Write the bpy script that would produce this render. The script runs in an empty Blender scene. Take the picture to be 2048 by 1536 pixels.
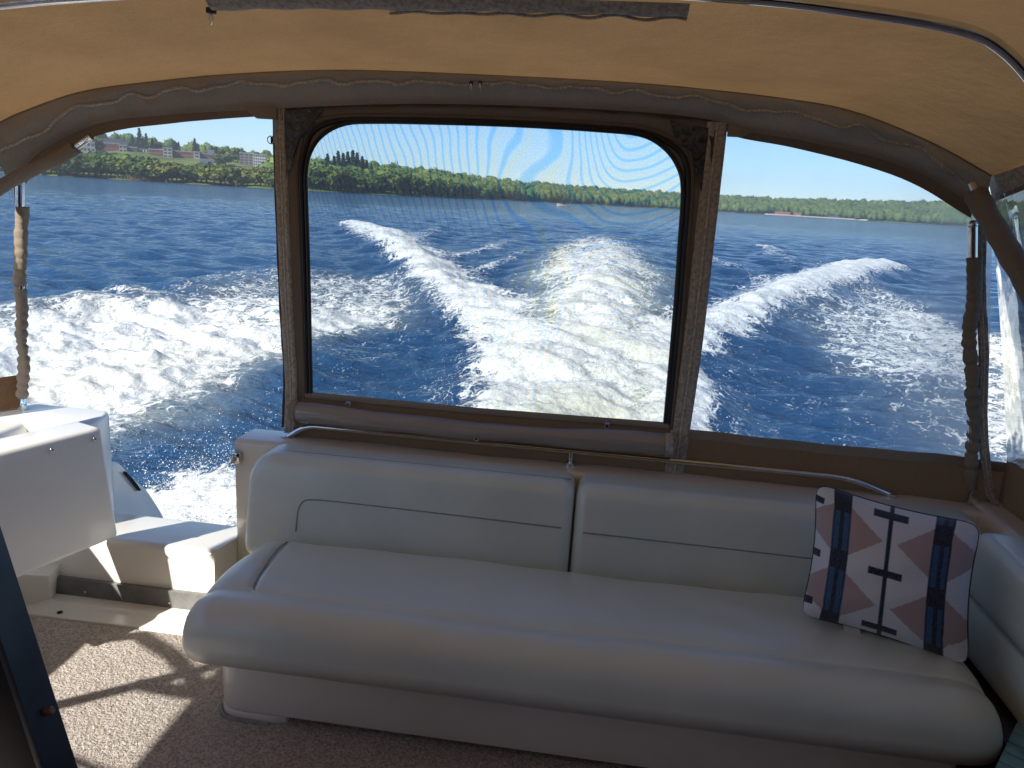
import bpy, bmesh, math, random
import numpy as np
from mathutils import Vector, Matrix

random.seed(7)
rng = np.random.default_rng(11)
S = bpy.context.scene
COL = S.collection
PI = math.pi

# ------------------------------------------------------------------ camera
CAM_H = 1.70                       # above the cockpit sole (z = 0)
WATER_Z = -0.65
FPX = 1538.0
YAW, PITCH, ROLL = math.radians(6.6), math.radians(-13.6), math.radians(3.4)
fw = np.array([-math.sin(YAW) * math.cos(PITCH), math.cos(YAW) * math.cos(PITCH), math.sin(PITCH)])
r0 = np.array([math.cos(YAW), math.sin(YAW), 0.0])
u0 = np.cross(r0, fw)
cR = r0 * math.cos(ROLL) + u0 * math.sin(ROLL)
cU = u0 * math.cos(ROLL) - r0 * math.sin(ROLL)
cam_data = bpy.data.cameras.new('camera')
cam_data.sensor_width = 36.0
cam_data.lens = 36.0 * FPX / 2048.0
cam_data.clip_start = 0.05
cam_data.clip_end = 20000
cam = bpy.data.objects.new('camera', cam_data)
COL.objects.link(cam)
cam.matrix_world = Matrix(((cR[0], cU[0], -fw[0], 0), (cR[1], cU[1], -fw[1], 0),
                           (cR[2], cU[2], -fw[2], CAM_H), (0, 0, 0, 1)))
S.camera = cam

# ------------------------------------------------------------------ sky, sun, exposure
TO_SUN = Vector((-0.78, -1.20, 1.0)).normalized()
world = bpy.data.worlds.new('World')
S.world = world
world.use_nodes = True
wn = world.node_tree
wn.nodes.clear()
wo = wn.nodes.new('ShaderNodeOutputWorld')
wb = wn.nodes.new('ShaderNodeBackground')
ws = wn.nodes.new('ShaderNodeTexSky')
ws.sky_type = 'NISHITA'
ws.sun_disc = False
ws.sun_elevation = math.asin(TO_SUN.z)
ws.sun_rotation = math.atan2(TO_SUN.x, TO_SUN.y)
ws.altitude = 0
ws.air_density = 0.85
ws.dust_density = 0.05
ws.ozone_density = 6.0
wb.inputs['Strength'].default_value = 0.082
wn.links.new(ws.outputs[0], wb.inputs['Color'])
wn.links.new(wb.outputs[0], wo.inputs['Surface'])
sun_data = bpy.data.lights.new('sun', 'SUN')
sun_data.energy = 4.1
sun_data.angle = math.radians(0.55)
sun_data.color = (1.0, 0.95, 0.87)
sun = bpy.data.objects.new('sun', sun_data)
COL.objects.link(sun)
sun.rotation_euler = (-TO_SUN).to_track_quat('-Z', 'Y').to_euler()
sun.location = TO_SUN * 50
S.view_settings.view_transform = 'Standard'
S.view_settings.look = 'None'
S.view_settings.gamma = 1.0
S.view_settings.exposure = 0.98
S.view_settings.use_curve_mapping = False
S.render.engine = 'CYCLES'
cy = S.cycles
cy.use_denoising = True
cy.max_bounces = 10
cy.diffuse_bounces = 5
cy.glossy_bounces = 4
cy.transmission_bounces = 6
cy.transparent_max_bounces = 16
cy.caustics_reflective = False
cy.caustics_refractive = False
cy.sample_clamp_indirect = 6.0


# ------------------------------------------------------------------ helpers
def ray(px, py):
    d = fw + cR * (px - 1024) / FPX - cU * (py - 768) / FPX
    return d / np.linalg.norm(d)


def far(px, py, dist):
    """a point of the far shore, seen in that direction at that ground distance"""
    d = ray(px, py)
    t = dist / math.hypot(d[0], d[1])
    return np.array([d[0] * t, d[1] * t, CAM_H + d[2] * t])


def azim(px):
    d = ray(px, 768 - 373 + (px - 1024) * 0.0594)
    return math.atan2(d[0], d[1])


class MB:
    def __init__(self):
        self.v, self.f = [], []

    def add(self, vs, fs):
        o = len(self.v)
        self.v += [tuple(map(float, p)) for p in vs]
        self.f += [tuple(i + o for i in f) for f in fs]
        return self

    def box(self, x0, x1, y0, y1, z0, z1):
        vs = [(x, y, z) for x in (x0, x1) for y in (y0, y1) for z in (z0, z1)]
        return self.add(vs, [(0, 1, 3, 2), (4, 6, 7, 5), (0, 4, 5, 1), (2, 3, 7, 6), (0, 2, 6, 4), (1, 5, 7, 3)])

    def hexa(self, p):
        """p: 8 points, bottom ring 0-3, top ring 4-7"""
        return self.add(p, [(3, 2, 1, 0), (4, 5, 6, 7), (0, 1, 5, 4), (1, 2, 6, 5), (2, 3, 7, 6), (3, 0, 4, 7)])

    def prism(self, poly, axis, a, b):
        """poly in the plane across 'axis'; extruded from a to b"""
        def P(q, t):
            if axis == 'x': return (t, q[0], q[1])
            if axis == 'y': return (q[0], t, q[1])
            return (q[0], q[1], t)
        n = len(poly)
        vs = [P(q, a) for q in poly] + [P(q, b) for q in poly]
        fs = [tuple(range(n))[::-1], tuple(range(n, 2 * n))]
        fs += [(i, (i + 1) % n, n + (i + 1) % n, n + i) for i in range(n)]
        return self.add(vs, fs)

    def tube(self, pts, r, n=10, caps=True, flat=None):
        pts = [np.array(p, float) for p in pts]
        m = len(pts)
        rs = r if hasattr(r, '__len__') else [r] * m
        prev = None
        vs = []
        for i, p in enumerate(pts):
            t = pts[min(i + 1, m - 1)] - pts[max(i - 1, 0)]
            t = t / (np.linalg.norm(t) + 1e-12)
            if prev is None:
                a = np.array([0, 0, 1.0]) if abs(t[2]) < 0.9 else np.array([1.0, 0, 0])
            else:
                a = prev
            a = a - t * (a @ t)
            a /= np.linalg.norm(a) + 1e-12
            prev = a
            b = np.cross(t, a)
            for k in range(n):
                th = 2 * PI * k / n
                ra = rs[i][k] if hasattr(rs[i], '__len__') else rs[i]
                fl = flat if flat else 1.0
                vs.append(p + a * ra * math.cos(th) * fl + b * ra * math.sin(th))
        fs = []
        for i in range(m - 1):
            for k in range(n):
                fs.append((i * n + k, i * n + (k + 1) % n, (i + 1) * n + (k + 1) % n, (i + 1) * n + k))
        if caps:
            fs += [tuple(range(n))[::-1], tuple(range((m - 1) * n, m * n))]
        return self.add(vs, fs)

    def grid(self, fn, us, vs_):
        nu, nv = len(us), len(vs_)
        pts = [fn(u, v) for v in vs_ for u in us]
        fs = [(j * nu + i, j * nu + i + 1, (j + 1) * nu + i + 1, (j + 1) * nu + i) for j in range(nv - 1) for i in range(nu - 1)]
        return self.add(pts, fs)

    def ball(self, c, r, nu=10, nv=6, sc=(1, 1, 1)):
        vs, fs = [], []
        for j in range(nv + 1):
            ph = PI * j / nv
            for i in range(nu):
                th = 2 * PI * i / nu
                vs.append((c[0] + r * sc[0] * math.sin(ph) * math.cos(th), c[1] + r * sc[1] * math.sin(ph) * math.sin(th), c[2] + r * sc[2] * math.cos(ph)))
        for j in range(nv):
            for i in range(nu):
                fs.append((j * nu + i, (j + 1) * nu + i, (j + 1) * nu + (i + 1) % nu, j * nu + (i + 1) % nu))
        return self.add(vs, fs)

    def build(self, name, mat, parent=None, smooth=True, bevel=0, seg=2, sub=0, angle=40):
        me = bpy.data.meshes.new(name)
        me.from_pydata(self.v, [], self.f)
        bm = bmesh.new()
        bm.from_mesh(me)
        bmesh.ops.remove_doubles(bm, verts=bm.verts, dist=1e-6)
        if bevel:
            es = [e for e in bm.edges if len(e.link_faces) == 2 and e.calc_face_angle(0) > math.radians(25)]
            bmesh.ops.bevel(bm, geom=es, offset=bevel, segments=seg, profile=0.5, affect='EDGES', clamp_overlap=True)
        bmesh.ops.recalc_face_normals(bm, faces=bm.faces)
        bm.to_mesh(me)
        bm.free()
        if smooth:
            me.shade_smooth()
            me.set_sharp_from_angle(angle=math.radians(angle))
        o = bpy.data.objects.new(name, me)
        COL.objects.link(o)
        if mat: me.materials.append(mat)
        if parent is not None:
            o.parent = parent
            o.matrix_parent_inverse = Matrix.Translation(-Vector(parent.location))
        if sub:
            m = o.modifiers.new('sub', 'SUBSURF')
            m.levels = m.render_levels = sub
        return o


def empty(name, loc, label, cat, group=None):
    o = bpy.data.objects.new(name, None)
    COL.objects.link(o)
    o.location = loc
    o.empty_display_size = 0.1
    return tag(o, label, cat, group)


def tag(o, label, cat=None, group=None, kind=None):
    o['label'] = label
    if cat: o['category'] = cat
    if group: o['group'] = group
    if kind: o['kind'] = kind
    return o


def smooth_path(pts, n=8, closed=False):
    """Catmull-Rom through the points"""
    P = [np.array(p, float) for p in pts]
    m = len(P)
    out = []
    rngi = range(m if closed else m - 1)
    for i in rngi:
        a, b = P[i], P[(i + 1) % m]
        p0 = P[i - 1] if (closed or i > 0) else 2 * a - b
        p3 = P[(i + 2) % m] if (closed or i + 2 < m) else 2 * b - a
        for k in range(n):
            t = k / n
            out.append(0.5 * ((2 * a) + (-p0 + b) * t + (2 * p0 - 5 * a + 4 * b - p3) * t * t + (-p0 + 3 * a - 3 * b + p3) * t ** 3))
    if not closed: out.append(P[-1])
    return out


def lerp_table(xs, ys, x):
    return float(np.interp(x, xs, ys))


def hash2(ix, iy, s):
    h = np.sin(ix * 127.1 + iy * 311.7 + s * 74.7) * 43758.5453
    return h - np.floor(h)


def vnoise(x, y, s=0.0):
    ix, iy = np.floor(x), np.floor(y)
    fx, fy = x - ix, y - iy
    fx = fx * fx * (3 - 2 * fx)
    fy = fy * fy * (3 - 2 * fy)
    a, b = hash2(ix, iy, s), hash2(ix + 1, iy, s)
    c, d = hash2(ix, iy + 1, s), hash2(ix + 1, iy + 1, s)
    return (a * (1 - fx) + b * fx) * (1 - fy) + (c * (1 - fx) + d * fx) * fy


def fbm(x, y, s=0.0, o=4):
    t, a, n = 0, 0.5, 0
    for i in range(o):
        t = t + a * vnoise(x * 2 ** i + i * 17.3, y * 2 ** i - i * 9.1, s + i)
        n += a
        a *= 0.5
    return t / n


# ------------------------------------------------------------------ materials
class NT:
    def __init__(self, name):
        self.m = bpy.data.materials.new(name)
        self.m.use_nodes = True
        self.t = self.m.node_tree
        self.t.nodes.clear()
        self.out = self.n('ShaderNodeOutputMaterial')

    def n(self, typ, ins=None, **kw):
        nd = self.t.nodes.new(typ)
        for k, v in kw.items(): setattr(nd, k, v)
        for k, v in (ins or {}).items():
            if isinstance(v, bpy.types.NodeSocket): self.t.links.new(v, nd.inputs[k])
            else: nd.inputs[k].default_value = v
        return nd

    def coord(self, which='Object', scale=(1, 1, 1), rot=(0, 0, 0), loc=(0, 0, 0)):
        tc = self.n('ShaderNodeTexCoord')
        mp = self.n('ShaderNodeMapping', {'Vector': tc.outputs[which], 'Scale': scale, 'Rotation': rot, 'Location': loc})
        return mp.outputs[0]

    def noise(self, vec, scale, detail=3, rough=0.55, dist=0.0):
        return self.n('ShaderNodeTexNoise', {'Vector': vec, 'Scale': scale, 'Detail': detail, 'Roughness': rough, 'Distortion': dist}).outputs['Fac']

    def math(self, op, a, b=0.0, c=0.0, clamp=False):
        nd = self.n('ShaderNodeMath', operation=op, use_clamp=clamp)
        for i, v in enumerate((a, b, c)):
            if isinstance(v, bpy.types.NodeSocket): self.t.links.new(v, nd.inputs[i])
            else: nd.inputs[i].default_value = v
        return nd.outputs[0]

    def ramp(self, fac, a, b, lo=0.0, hi=1.0, smooth=True):
        mr = self.n('ShaderNodeMapRange', {'Value': fac, 'From Min': a, 'From Max': b, 'To Min': lo, 'To Max': hi})
        mr.interpolation_type = 'SMOOTHSTEP' if smooth else 'LINEAR'
        return mr.outputs[0]

    def mix(self, fac, a, b):
        nd = self.n('ShaderNodeMix', data_type='RGBA')
        for k, v in ((0, fac), (6, a), (7, b)):
            if isinstance(v, bpy.types.NodeSocket): self.t.links.new(v, nd.inputs[k])
            else: nd.inputs[k].default_value = v if k == 0 else tuple(v) + ((1,) if len(v) == 3 else ())
        return nd.outputs[2]

    def bump(self, h, strength=0.3, dist=0.01, normal=None):
        ins = {'Height': h, 'Strength': strength, 'Distance': dist}
        if normal is not None: ins['Normal'] = normal
        return self.n('ShaderNodeBump', ins).outputs[0]

    def surf(self, sh):
        self.t.links.new(sh, self.out.inputs['Surface'])
        return self.m


def c4(c): return tuple(c) + (1.0,)


def simple(name, col, rough=0.5, metal=0.0, var=0.12, vscale=6.0, bscale=0, bstr=0.2, bdist=0.002, spec=0.5, col2=None, coat=0.0):
    k = NT(name)
    v = k.coord()
    n1 = k.noise(v, vscale, 5, 0.6)
    c2 = col2 if col2 else tuple(c * (1 - var * 2) for c in col)
    c1 = col if col2 else tuple(min(1, c * (1 + var)) for c in col)
    cc = k.mix(k.ramp(n1, 0.3, 0.7), c2, c1)
    ins = {'Base Color': cc, 'Roughness': rough, 'Metallic': metal, 'Specular IOR Level': spec, 'Coat Weight': coat, 'Coat Roughness': 0.08}
    if bscale:
        ins['Normal'] = k.bump(k.noise(v, bscale, 3), bstr, bdist)
    p = k.n('ShaderNodeBsdfPrincipled', ins)
    return k.surf(p.outputs[0])


M = {}
M['gelcoat'] = simple('gelcoat_cream', (0.85, 0.82, 0.74), 0.28, var=0.025, vscale=2.5, bscale=7, bstr=0.05, bdist=0.01, coat=0.3)
M['gelwhite'] = simple('gelcoat_white', (0.86, 0.86, 0.83), 0.25, var=0.02, vscale=3, bscale=6, bstr=0.04, bdist=0.01, coat=0.3)
M['steel'] = simple('polished_steel', (0.72, 0.73, 0.74), 0.12, metal=1.0, var=0.05, vscale=20)
M['dark'] = simple('black_rubber', (0.015, 0.015, 0.017), 0.5, var=0.2)
M['greystrip'] = simple('grey_kick_strip', (0.19, 0.19, 0.185), 0.45, var=0.12, vscale=14)
M['blackpanel'] = simple('black_laminate', (0.012, 0.012, 0.018), 0.35, var=0.2, vscale=4)
M['panel_edge'] = simple('navy_edge', (0.02, 0.03, 0.045), 0.4, var=0.2, vscale=8)
M['oxblood'] = simple('dark_red_panel', (0.055, 0.008, 0.008), 0.3, var=0.3, vscale=5)
M['teal'] = simple('blue_painted_slat', (0.16, 0.36, 0.46), 0.5, var=0.15, vscale=12, bscale=30, bstr=0.15)
M['brass'] = simple('brown_knob', (0.16, 0.09, 0.04), 0.4, var=0.2, vscale=30)


def vinyl_upholstery():
    k = NT('cream_vinyl')
    v = k.coord()
    col = k.mix(k.ramp(k.noise(v, 3.0, 5), 0.3, 0.75), (0.64, 0.72, 0.66), (0.72, 0.79, 0.725))
    grain = k.n('ShaderNodeTexVoronoi', {'Vector': v, 'Scale': 330.0}).outputs['Distance']
    big = k.noise(v, 9.0, 3)
    nb = k.bump(grain, 0.12, 0.001)
    nb = k.bump(big, 0.12, 0.012, nb)
    p = k.n('ShaderNodeBsdfPrincipled', {'Base Color': col, 'Roughness': 0.36, 'Specular IOR Level': 0.8, 'Coat Weight': 0.5, 'Coat Roughness': 0.34, 'Coat IOR': 1.7, 'Normal': nb})
    return k.surf(p.outputs[0])


M['vinyl'] = vinyl_upholstery()
M['piping'] = simple('grey_piping', (0.30, 0.30, 0.29), 0.5, var=0.1, vscale=40)


def fabric(name, col, trans, col_t, weave=420.0, rough=0.85, wr=0.5, stain=0.16):
    """woven canvas that lets some light through"""
    k = NT(name)
    v = k.coord()
    blot = k.ramp(k.noise(v, 2.2, 5, 0.6), 0.25, 0.75)
    fine = k.noise(k.coord(scale=(1, 1, 1)), 190.0, 2)
    wav = k.n('ShaderNodeTexWave', {'Vector': v, 'Scale': weave * 0.16, 'Distortion': 0.4, 'Detail': 1.0}, bands_direction='X').outputs['Fac']
    dk = tuple(c * (1 - stain) for c in col)
    cc = k.mix(blot, dk, col)
    cc = k.mix(k.math('MULTIPLY', k.ramp(fine, 0.3, 0.7), 0.45), cc, tuple(c * 0.62 for c in col))
    wrink = k.noise(v, 7.0, 4, 0.6)
    nb = k.bump(wav, 0.15, 0.0012)
    nb = k.bump(fine, 0.3, 0.0015, nb)
    nb = k.bump(wrink, wr, 0.012, nb)
    d = k.n('ShaderNodeBsdfPrincipled', {'Base Color': cc, 'Roughness': rough, 'Specular IOR Level': 0.15, 'Normal': nb})
    tcol = k.mix(blot, tuple(c * (1 - stain) for c in col_t), col_t)
    tcol = k.mix(k.math('MULTIPLY', k.ramp(fine, 0.3, 0.7), 0.35), tcol, tuple(c * 0.6 for c in col_t))
    t = k.n('ShaderNodeBsdfTranslucent', {'Color': tcol, 'Normal': nb})
    mx = k.n('ShaderNodeMixShader', {0: trans, 1: d.outputs[0], 2: t.outputs[0]})
    return k.surf(mx.outputs[0])


M['roof'] = fabric('tan_canvas_roof', (0.36, 0.245, 0.15), 0.34, (0.385, 0.222, 0.092), wr=0.5, stain=0.24)
M['band'] = fabric('brown_canvas_trim', (0.42, 0.345, 0.27), 0.18, (0.40, 0.29, 0.19), wr=0.6)
M['border'] = fabric('dark_brown_canvas', (0.21, 0.165, 0.125), 0.10, (0.22, 0.15, 0.09), wr=0.6)
M['skirt'] = fabric('brown_canvas_skirt', (0.20, 0.12, 0.07), 0.32, (0.28, 0.14, 0.065), wr=0.8)
M['sleeve'] = fabric('taupe_sleeve', (0.33, 0.27, 0.21), 0.05, (0.2, 0.15, 0.1), wr=0.9)
M['zip'] = simple('zip_tape', (0.46, 0.41, 0.35), 0.7, var=0.2, vscale=80, bscale=300, bstr=0.5)
M['pipe_tan'] = simple('taupe_cord', (0.58, 0.52, 0.44), 0.7, var=0.2, vscale=120, bscale=260, bstr=0.6)
M['screenframe'] = simple('black_binding', (0.012, 0.011, 0.011), 0.5, var=0.2)


def clear_vinyl(name, haze, streak, tint=(0.96, 0.98, 1.0), edge=None):
    k = NT(name)
    v = k.coord(scale=(9, 9, 0.9))
    st = k.ramp(k.noise(v, 1.0, 4, 0.65, 0.8), 0.56, 0.82)
    sc = k.ramp(k.noise(k.coord(scale=(3, 3, 3)), 1.0, 3), 0.45, 0.8)
    fac = k.math('ADD', k.math('MULTIPLY', st, streak), k.math('MULTIPLY', sc, haze))
    fac = k.math('ADD', fac, haze * 0.6)
    if edge:   # the film is scuffed where it is rolled against the pole
        tc = k.n('ShaderNodeTexCoord').outputs['Object']
        x = k.n('ShaderNodeSeparateXYZ', {0: tc}).outputs[0]
        e = k.ramp(k.math('ADD', x, k.math('MULTIPLY', st, 0.18)), edge[0], edge[1], 0.0, edge[2])
        fac = k.math('ADD', fac, e)
    fac = k.math('MINIMUM', fac, 0.62)
    wob = k.bump(k.noise(k.coord(scale=(2.2, 2.2, 1.2)), 2.0, 3), 0.25, 0.03)
    tr = k.n('ShaderNodeBsdfTransparent', {'Color': c4(tint)})
    df = k.n('ShaderNodeBsdfDiffuse', {'Color': (0.85, 0.86, 0.86, 1)})
    tl = k.n('ShaderNodeBsdfTranslucent', {'Color': (0.85, 0.87, 0.9, 1)})
    hz = k.n('ShaderNodeMixShader', {0: 0.6, 1: df.outputs[0], 2: tl.outputs[0]})
    a = k.n('ShaderNodeMixShader', {0: fac, 1: tr.outputs[0], 2: hz.outputs[0]})
    fr = k.n('ShaderNodeFresnel', {'IOR': 1.38, 'Normal': wob})
    gl = k.n('ShaderNodeBsdfGlossy', {'Color': (1, 1, 1, 1), 'Roughness': 0.06, 'Normal': wob})
    b = k.n('ShaderNodeMixShader', {0: k.math('MULTIPLY', fr.outputs[0], 0.8), 1: a.outputs[0], 2: gl.outputs[0]})
    return k.surf(b.outputs[0])


M['clear'] = clear_vinyl('clear_vinyl', 0.02, 0.05)
M['clear_right'] = clear_vinyl('clear_vinyl_scuffed', 0.055, 0.12, (0.74, 0.80, 0.87), edge=(0.88, 1.50, 0.55))
M['clear_side'] = clear_vinyl('clear_vinyl_hazy', 0.05, 0.12, (0.94, 0.97, 1.0))


def rolled_vinyl():
    k = NT('rolled_clear_vinyl')
    wob = k.bump(k.noise(k.coord(scale=(3, 30, 30)), 1.0, 4), 0.9, 0.02)
    p = k.n('ShaderNodeBsdfPrincipled', {'Base Color': (0.42, 0.37, 0.33, 1), 'Roughness': 0.08, 'Normal': wob, 'Specular IOR Level': 1.0, 'Coat Weight': 0.8, 'Coat Roughness': 0.05})
    tr = k.n('ShaderNodeBsdfTransparent', {'Color': (0.8, 0.77, 0.74, 1)})
    mx = k.n('ShaderNodeMixShader', {0: 0.75, 1: tr.outputs[0], 2: p.outputs[0]})
    return k.surf(mx.outputs[0])


M['rolled'] = rolled_vinyl()


def insect_screen():
    """fine woven screen cloth: dark threads with open cells; moire bands are painted into its tint"""
    k = NT('woven_screen')
    tc = k.n('ShaderNodeTexCoord').outputs['Object']
    xyz = k.n('ShaderNodeSeparateXYZ', {0: tc})
    x = k.math('SUBTRACT', xyz.outputs[0], -0.12)
    z = k.math('SUBTRACT', xyz.outputs[2], 1.62)
    warp = k.noise(k.coord(scale=(1.0, 1.0, 1.3)), 1.7, 2, 0.4)
    xn = k.math('MINIMUM', x, 0.0)
    xp = k.math('MAXIMUM', x, 0.0)
    ph = k.math('MULTIPLY', k.math('MULTIPLY', xn, xn), 26.0)
    ph = k.math('ADD', ph, k.math('MULTIPLY', k.math('MULTIPLY', xn, z), 16.0))
    ph = k.math('ADD', ph, k.math('MULTIPLY', x, -4.0))
    ph = k.math('ADD', ph, k.math('MULTIPLY', k.ramp(x, -0.10, 0.16), k.math('MULTIPLY', z, -26.0)))
    ph = k.math('ADD', ph, k.math('MULTIPLY', k.math('MULTIPLY', xp, xp), 30.0))
    ph = k.math('ADD', ph, k.math('MULTIPLY', warp, 6.5))
    s1 = k.math('SINE', k.math('MULTIPLY', ph, 6.283))
    s2 = k.math('SINE', k.math('ADD', k.math('MULTIPLY', ph, 6.283), 2.2))
    blue = k.math('MULTIPLY', k.ramp(s1, 0.35, 1.0), 0.70)  # blue and yellow moire put into the colour, blue weaker lower down
    yell = k.math('MULTIPLY', k.ramp(s2, 0.6, 1.0), 0.55)
    up = k.ramp(xyz.outputs[2], 1.45, 1.68, 0.14, 1.0)
    blue = k.math('MULTIPLY', blue, up)
    col = k.mix(blue, (0.86, 0.90, 0.95), (0.36, 0.70, 1.0))
    col = k.mix(yell, col, (0.95, 0.90, 0.72))
    th = k.noise(k.coord(scale=(260, 1, 260)), 1.0, 1)
    fac = k.ramp(th, 0.35, 0.7, 0.06, 0.24)
    tr = k.n('ShaderNodeBsdfTransparent', {'Color': col})
    df = k.n('ShaderNodeBsdfDiffuse', {'Color': (0.06, 0.06, 0.06, 1)})
    mx = k.n('ShaderNodeMixShader', {0: fac, 1: tr.outputs[0], 2: df.outputs[0]})
    return k.surf(mx.outputs[0])


M['screen'] = insect_screen()


def carpet_mat():
    k = NT('speckled_carpet')
    v = k.coord()
    f1 = k.noise(v, 130.0, 3, 0.7)
    f2 = k.noise(v, 55.0, 2, 0.6)
    big = k.noise(v, 4.0, 4)
    c = k.mix(k.ramp(f1, 0.33, 0.66), (0.35, 0.29, 0.24), (0.80, 0.72, 0.64))
    c = k.mix(k.math('MULTIPLY', k.ramp(f2, 0.52, 0.75), 0.55), c, (0.62, 0.54, 0.46))
    c = k.mix(k.math('MULTIPLY', k.ramp(big, 0.35, 0.75), 0.25), c, (0.38, 0.30, 0.24))
    h = k.math('ADD', f1, f2)
    nb = k.bump(h, 0.9, 0.012)
    p = k.n('ShaderNodeBsdfPrincipled', {'Base Color': c, 'Roughness': 0.95, 'Specular IOR Level': 0.1, 'Normal': nb, 'Sheen Weight': 0.2})
    return k.surf(p.outputs[0])


M['carpet'] = carpet_mat()


def water_mat():
    k = NT('lake_water')
    geo = k.n('ShaderNodeNewGeometry').outputs['Position']
    at = k.n('ShaderNodeAttribute', attribute_name='foam')
    dens = at.outputs['Fac']
    air = k.n('ShaderNodeAttribute', attribute_name='air').outputs['Fac']
    fine = k.n('ShaderNodeAttribute', attribute_name='fine').outputs['Fac']

    def mp(scale, rot=0.0):
        return k.n('ShaderNodeMapping', {'Vector': geo, 'Scale': scale, 'Rotation': (0, 0, rot)}).outputs[0]
    n1 = k.noise(mp((0.75, 0.55, 0.75)), 1.1, 7, 0.68, 0.9)
    n2 = k.noise(mp((1.0, 0.62, 1.0)), 4.0, 7, 0.70, 1.2)
    n3 = k.noise(mp((1, 0.7, 1)), 20.0, 5, 0.72)
    tot = k.math('ADD', k.math('MULTIPLY', n1, 0.36), k.math('MULTIPLY', n2, 0.38))
    tot = k.math('ADD', tot, k.math('MULTIPLY', n3, 0.26))
    wv = k.n('ShaderNodeVectorMath', {0: mp((1.0, 0.6, 1.0)), 1: k.n('ShaderNodeTexNoise', {'Vector': geo, 'Scale': 2.2, 'Detail': 3.0}).outputs['Color']}, operation='ADD').outputs[0]
    vor = k.n('ShaderNodeTexVoronoi', {'Vector': wv, 'Scale': 2.6}, feature='DISTANCE_TO_EDGE').outputs['Distance']
    vor2 = k.n('ShaderNodeTexVoronoi', {'Vector': wv, 'Scale': 8.0}, feature='DISTANCE_TO_EDGE').outputs['Distance']
    lace = k.math('ADD', k.ramp(vor, 0.16, 0.0, 0.0, 0.13), k.ramp(vor2, 0.14, 0.0, 0.0, 0.10))
    tot = k.math('ADD', tot, k.math('SUBTRACT', lace, 0.05))
    # threshold falls as the density rises
    big = k.noise(mp((1.0, 0.6, 1.0)), 0.45, 3, 0.6, 0.6)
    dens = k.math('MULTIPLY', dens, k.ramp(big, 0.3, 0.65, 0.80, 1.12, False))
    th = k.math('SUBTRACT', 0.755, k.math('MULTIPLY', dens, 0.49))
    df = k.math('SUBTRACT', tot, th)
    foam = k.ramp(df, -0.02, 0.15)
    foam = k.math('MULTIPLY', foam, k.ramp(dens, 0.0, 0.12))
    # aerated water under the foam
    deep = k.mix(air, (0.015, 0.052, 0.118), (0.32, 0.355, 0.29))
    # small ripples
    rip = k.noise(mp((0.9, 1.5, 1), 0.35), 2.6, 4, 0.6, 0.4)
    rip2 = k.noise(mp((1.0, 1.4, 1), -0.2), 11.0, 4, 0.65, 0.3)
    rip0 = k.noise(mp((0.8, 1.5, 1), 0.25), 0.55, 4, 0.6, 0.5)
    nb = k.bump(rip0, k.ramp(fine, 0.0, 0.8, 1.0, 0.25), 0.9)
    nb = k.bump(rip, 0.9, 0.15, nb)
    nb = k.bump(rip2, k.math('MULTIPLY', fine, 0.75), 0.026, nb)
    w = k.n('ShaderNodeBsdfPrincipled', {'Base Color': deep, 'Roughness': 0.10, 'IOR': 1.333, 'Normal': nb})
    fcol = k.mix(k.ramp(n3, 0.35, 0.62), (0.50, 0.53, 0.50), (0.74, 0.75, 0.74))
    fcol = k.mix(k.math('MULTIPLY', k.math('MULTIPLY', air, k.ramp(big, 0.4, 0.7)), 0.6), fcol, (0.50, 0.50, 0.33))
    fb = k.bump(k.math('ADD', n2, k.math('MULTIPLY', n3, 0.4)), 0.55, 0.09)
    fo = k.n('ShaderNodeBsdfPrincipled', {'Base Color': fcol, 'Roughness': 0.75, 'Specular IOR Level': 0.3, 'Normal': fb})
    mx = k.n('ShaderNodeMixShader', {0: foam, 1: w.outputs[0], 2: fo.outputs[0]})
    return k.surf(mx.outputs[0])


M['water'] = water_mat()
M['spray'] = simple('spray_drops', (0.85, 0.88, 0.90), 0.25, var=0.03)


def leaf_mat(name, dark, light, rim=None):
    k = NT(name)
    inf = k.n('ShaderNodeObjectInfo').outputs['Random']
    n = k.noise(k.n('ShaderNodeNewGeometry').outputs['Position'], 0.55, 4, 0.7)
    c = k.mix(k.ramp(n, 0.3, 0.7), dark, light)
    c = k.mix(k.math('MULTIPLY', inf, 0.55), c, rim or tuple(x * 1.4 for x in light))
    d = k.n('ShaderNodeBsdfPrincipled', {'Base Color': c, 'Roughness': 0.8, 'Specular IOR Level': 0.15})
    t = k.n('ShaderNodeBsdfTranslucent', {'Color': c})
    mx = k.n('ShaderNodeMixShader', {0: 0.2, 1: d.outputs[0], 2: t.outputs[0]})
    return k.surf(mx.outputs[0])


M['leaf'] = leaf_mat('broadleaf_green', (0.06, 0.10, 0.02), (0.12, 0.175, 0.035), (0.165, 0.21, 0.045))
M['leafdark'] = leaf_mat('deep_green', (0.04, 0.078, 0.018), (0.085, 0.13, 0.03), (0.11, 0.15, 0.04))
M['leafpale'] = leaf_mat('spring_green', (0.10, 0.14, 0.028), (0.185, 0.21, 0.05), (0.22, 0.20, 0.06))
M['conifer'] = leaf_mat('conifer_green', (0.012, 0.03, 0.014), (0.03, 0.055, 0.025), (0.03, 0.05, 0.03))
M['bark'] = simple('bark', (0.09, 0.07, 0.05), 0.9, var=0.3, vscale=3)
M['reed'] = simple('dry_reed', (0.28, 0.20, 0.11), 0.9, var=0.3, vscale=0.4)

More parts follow.
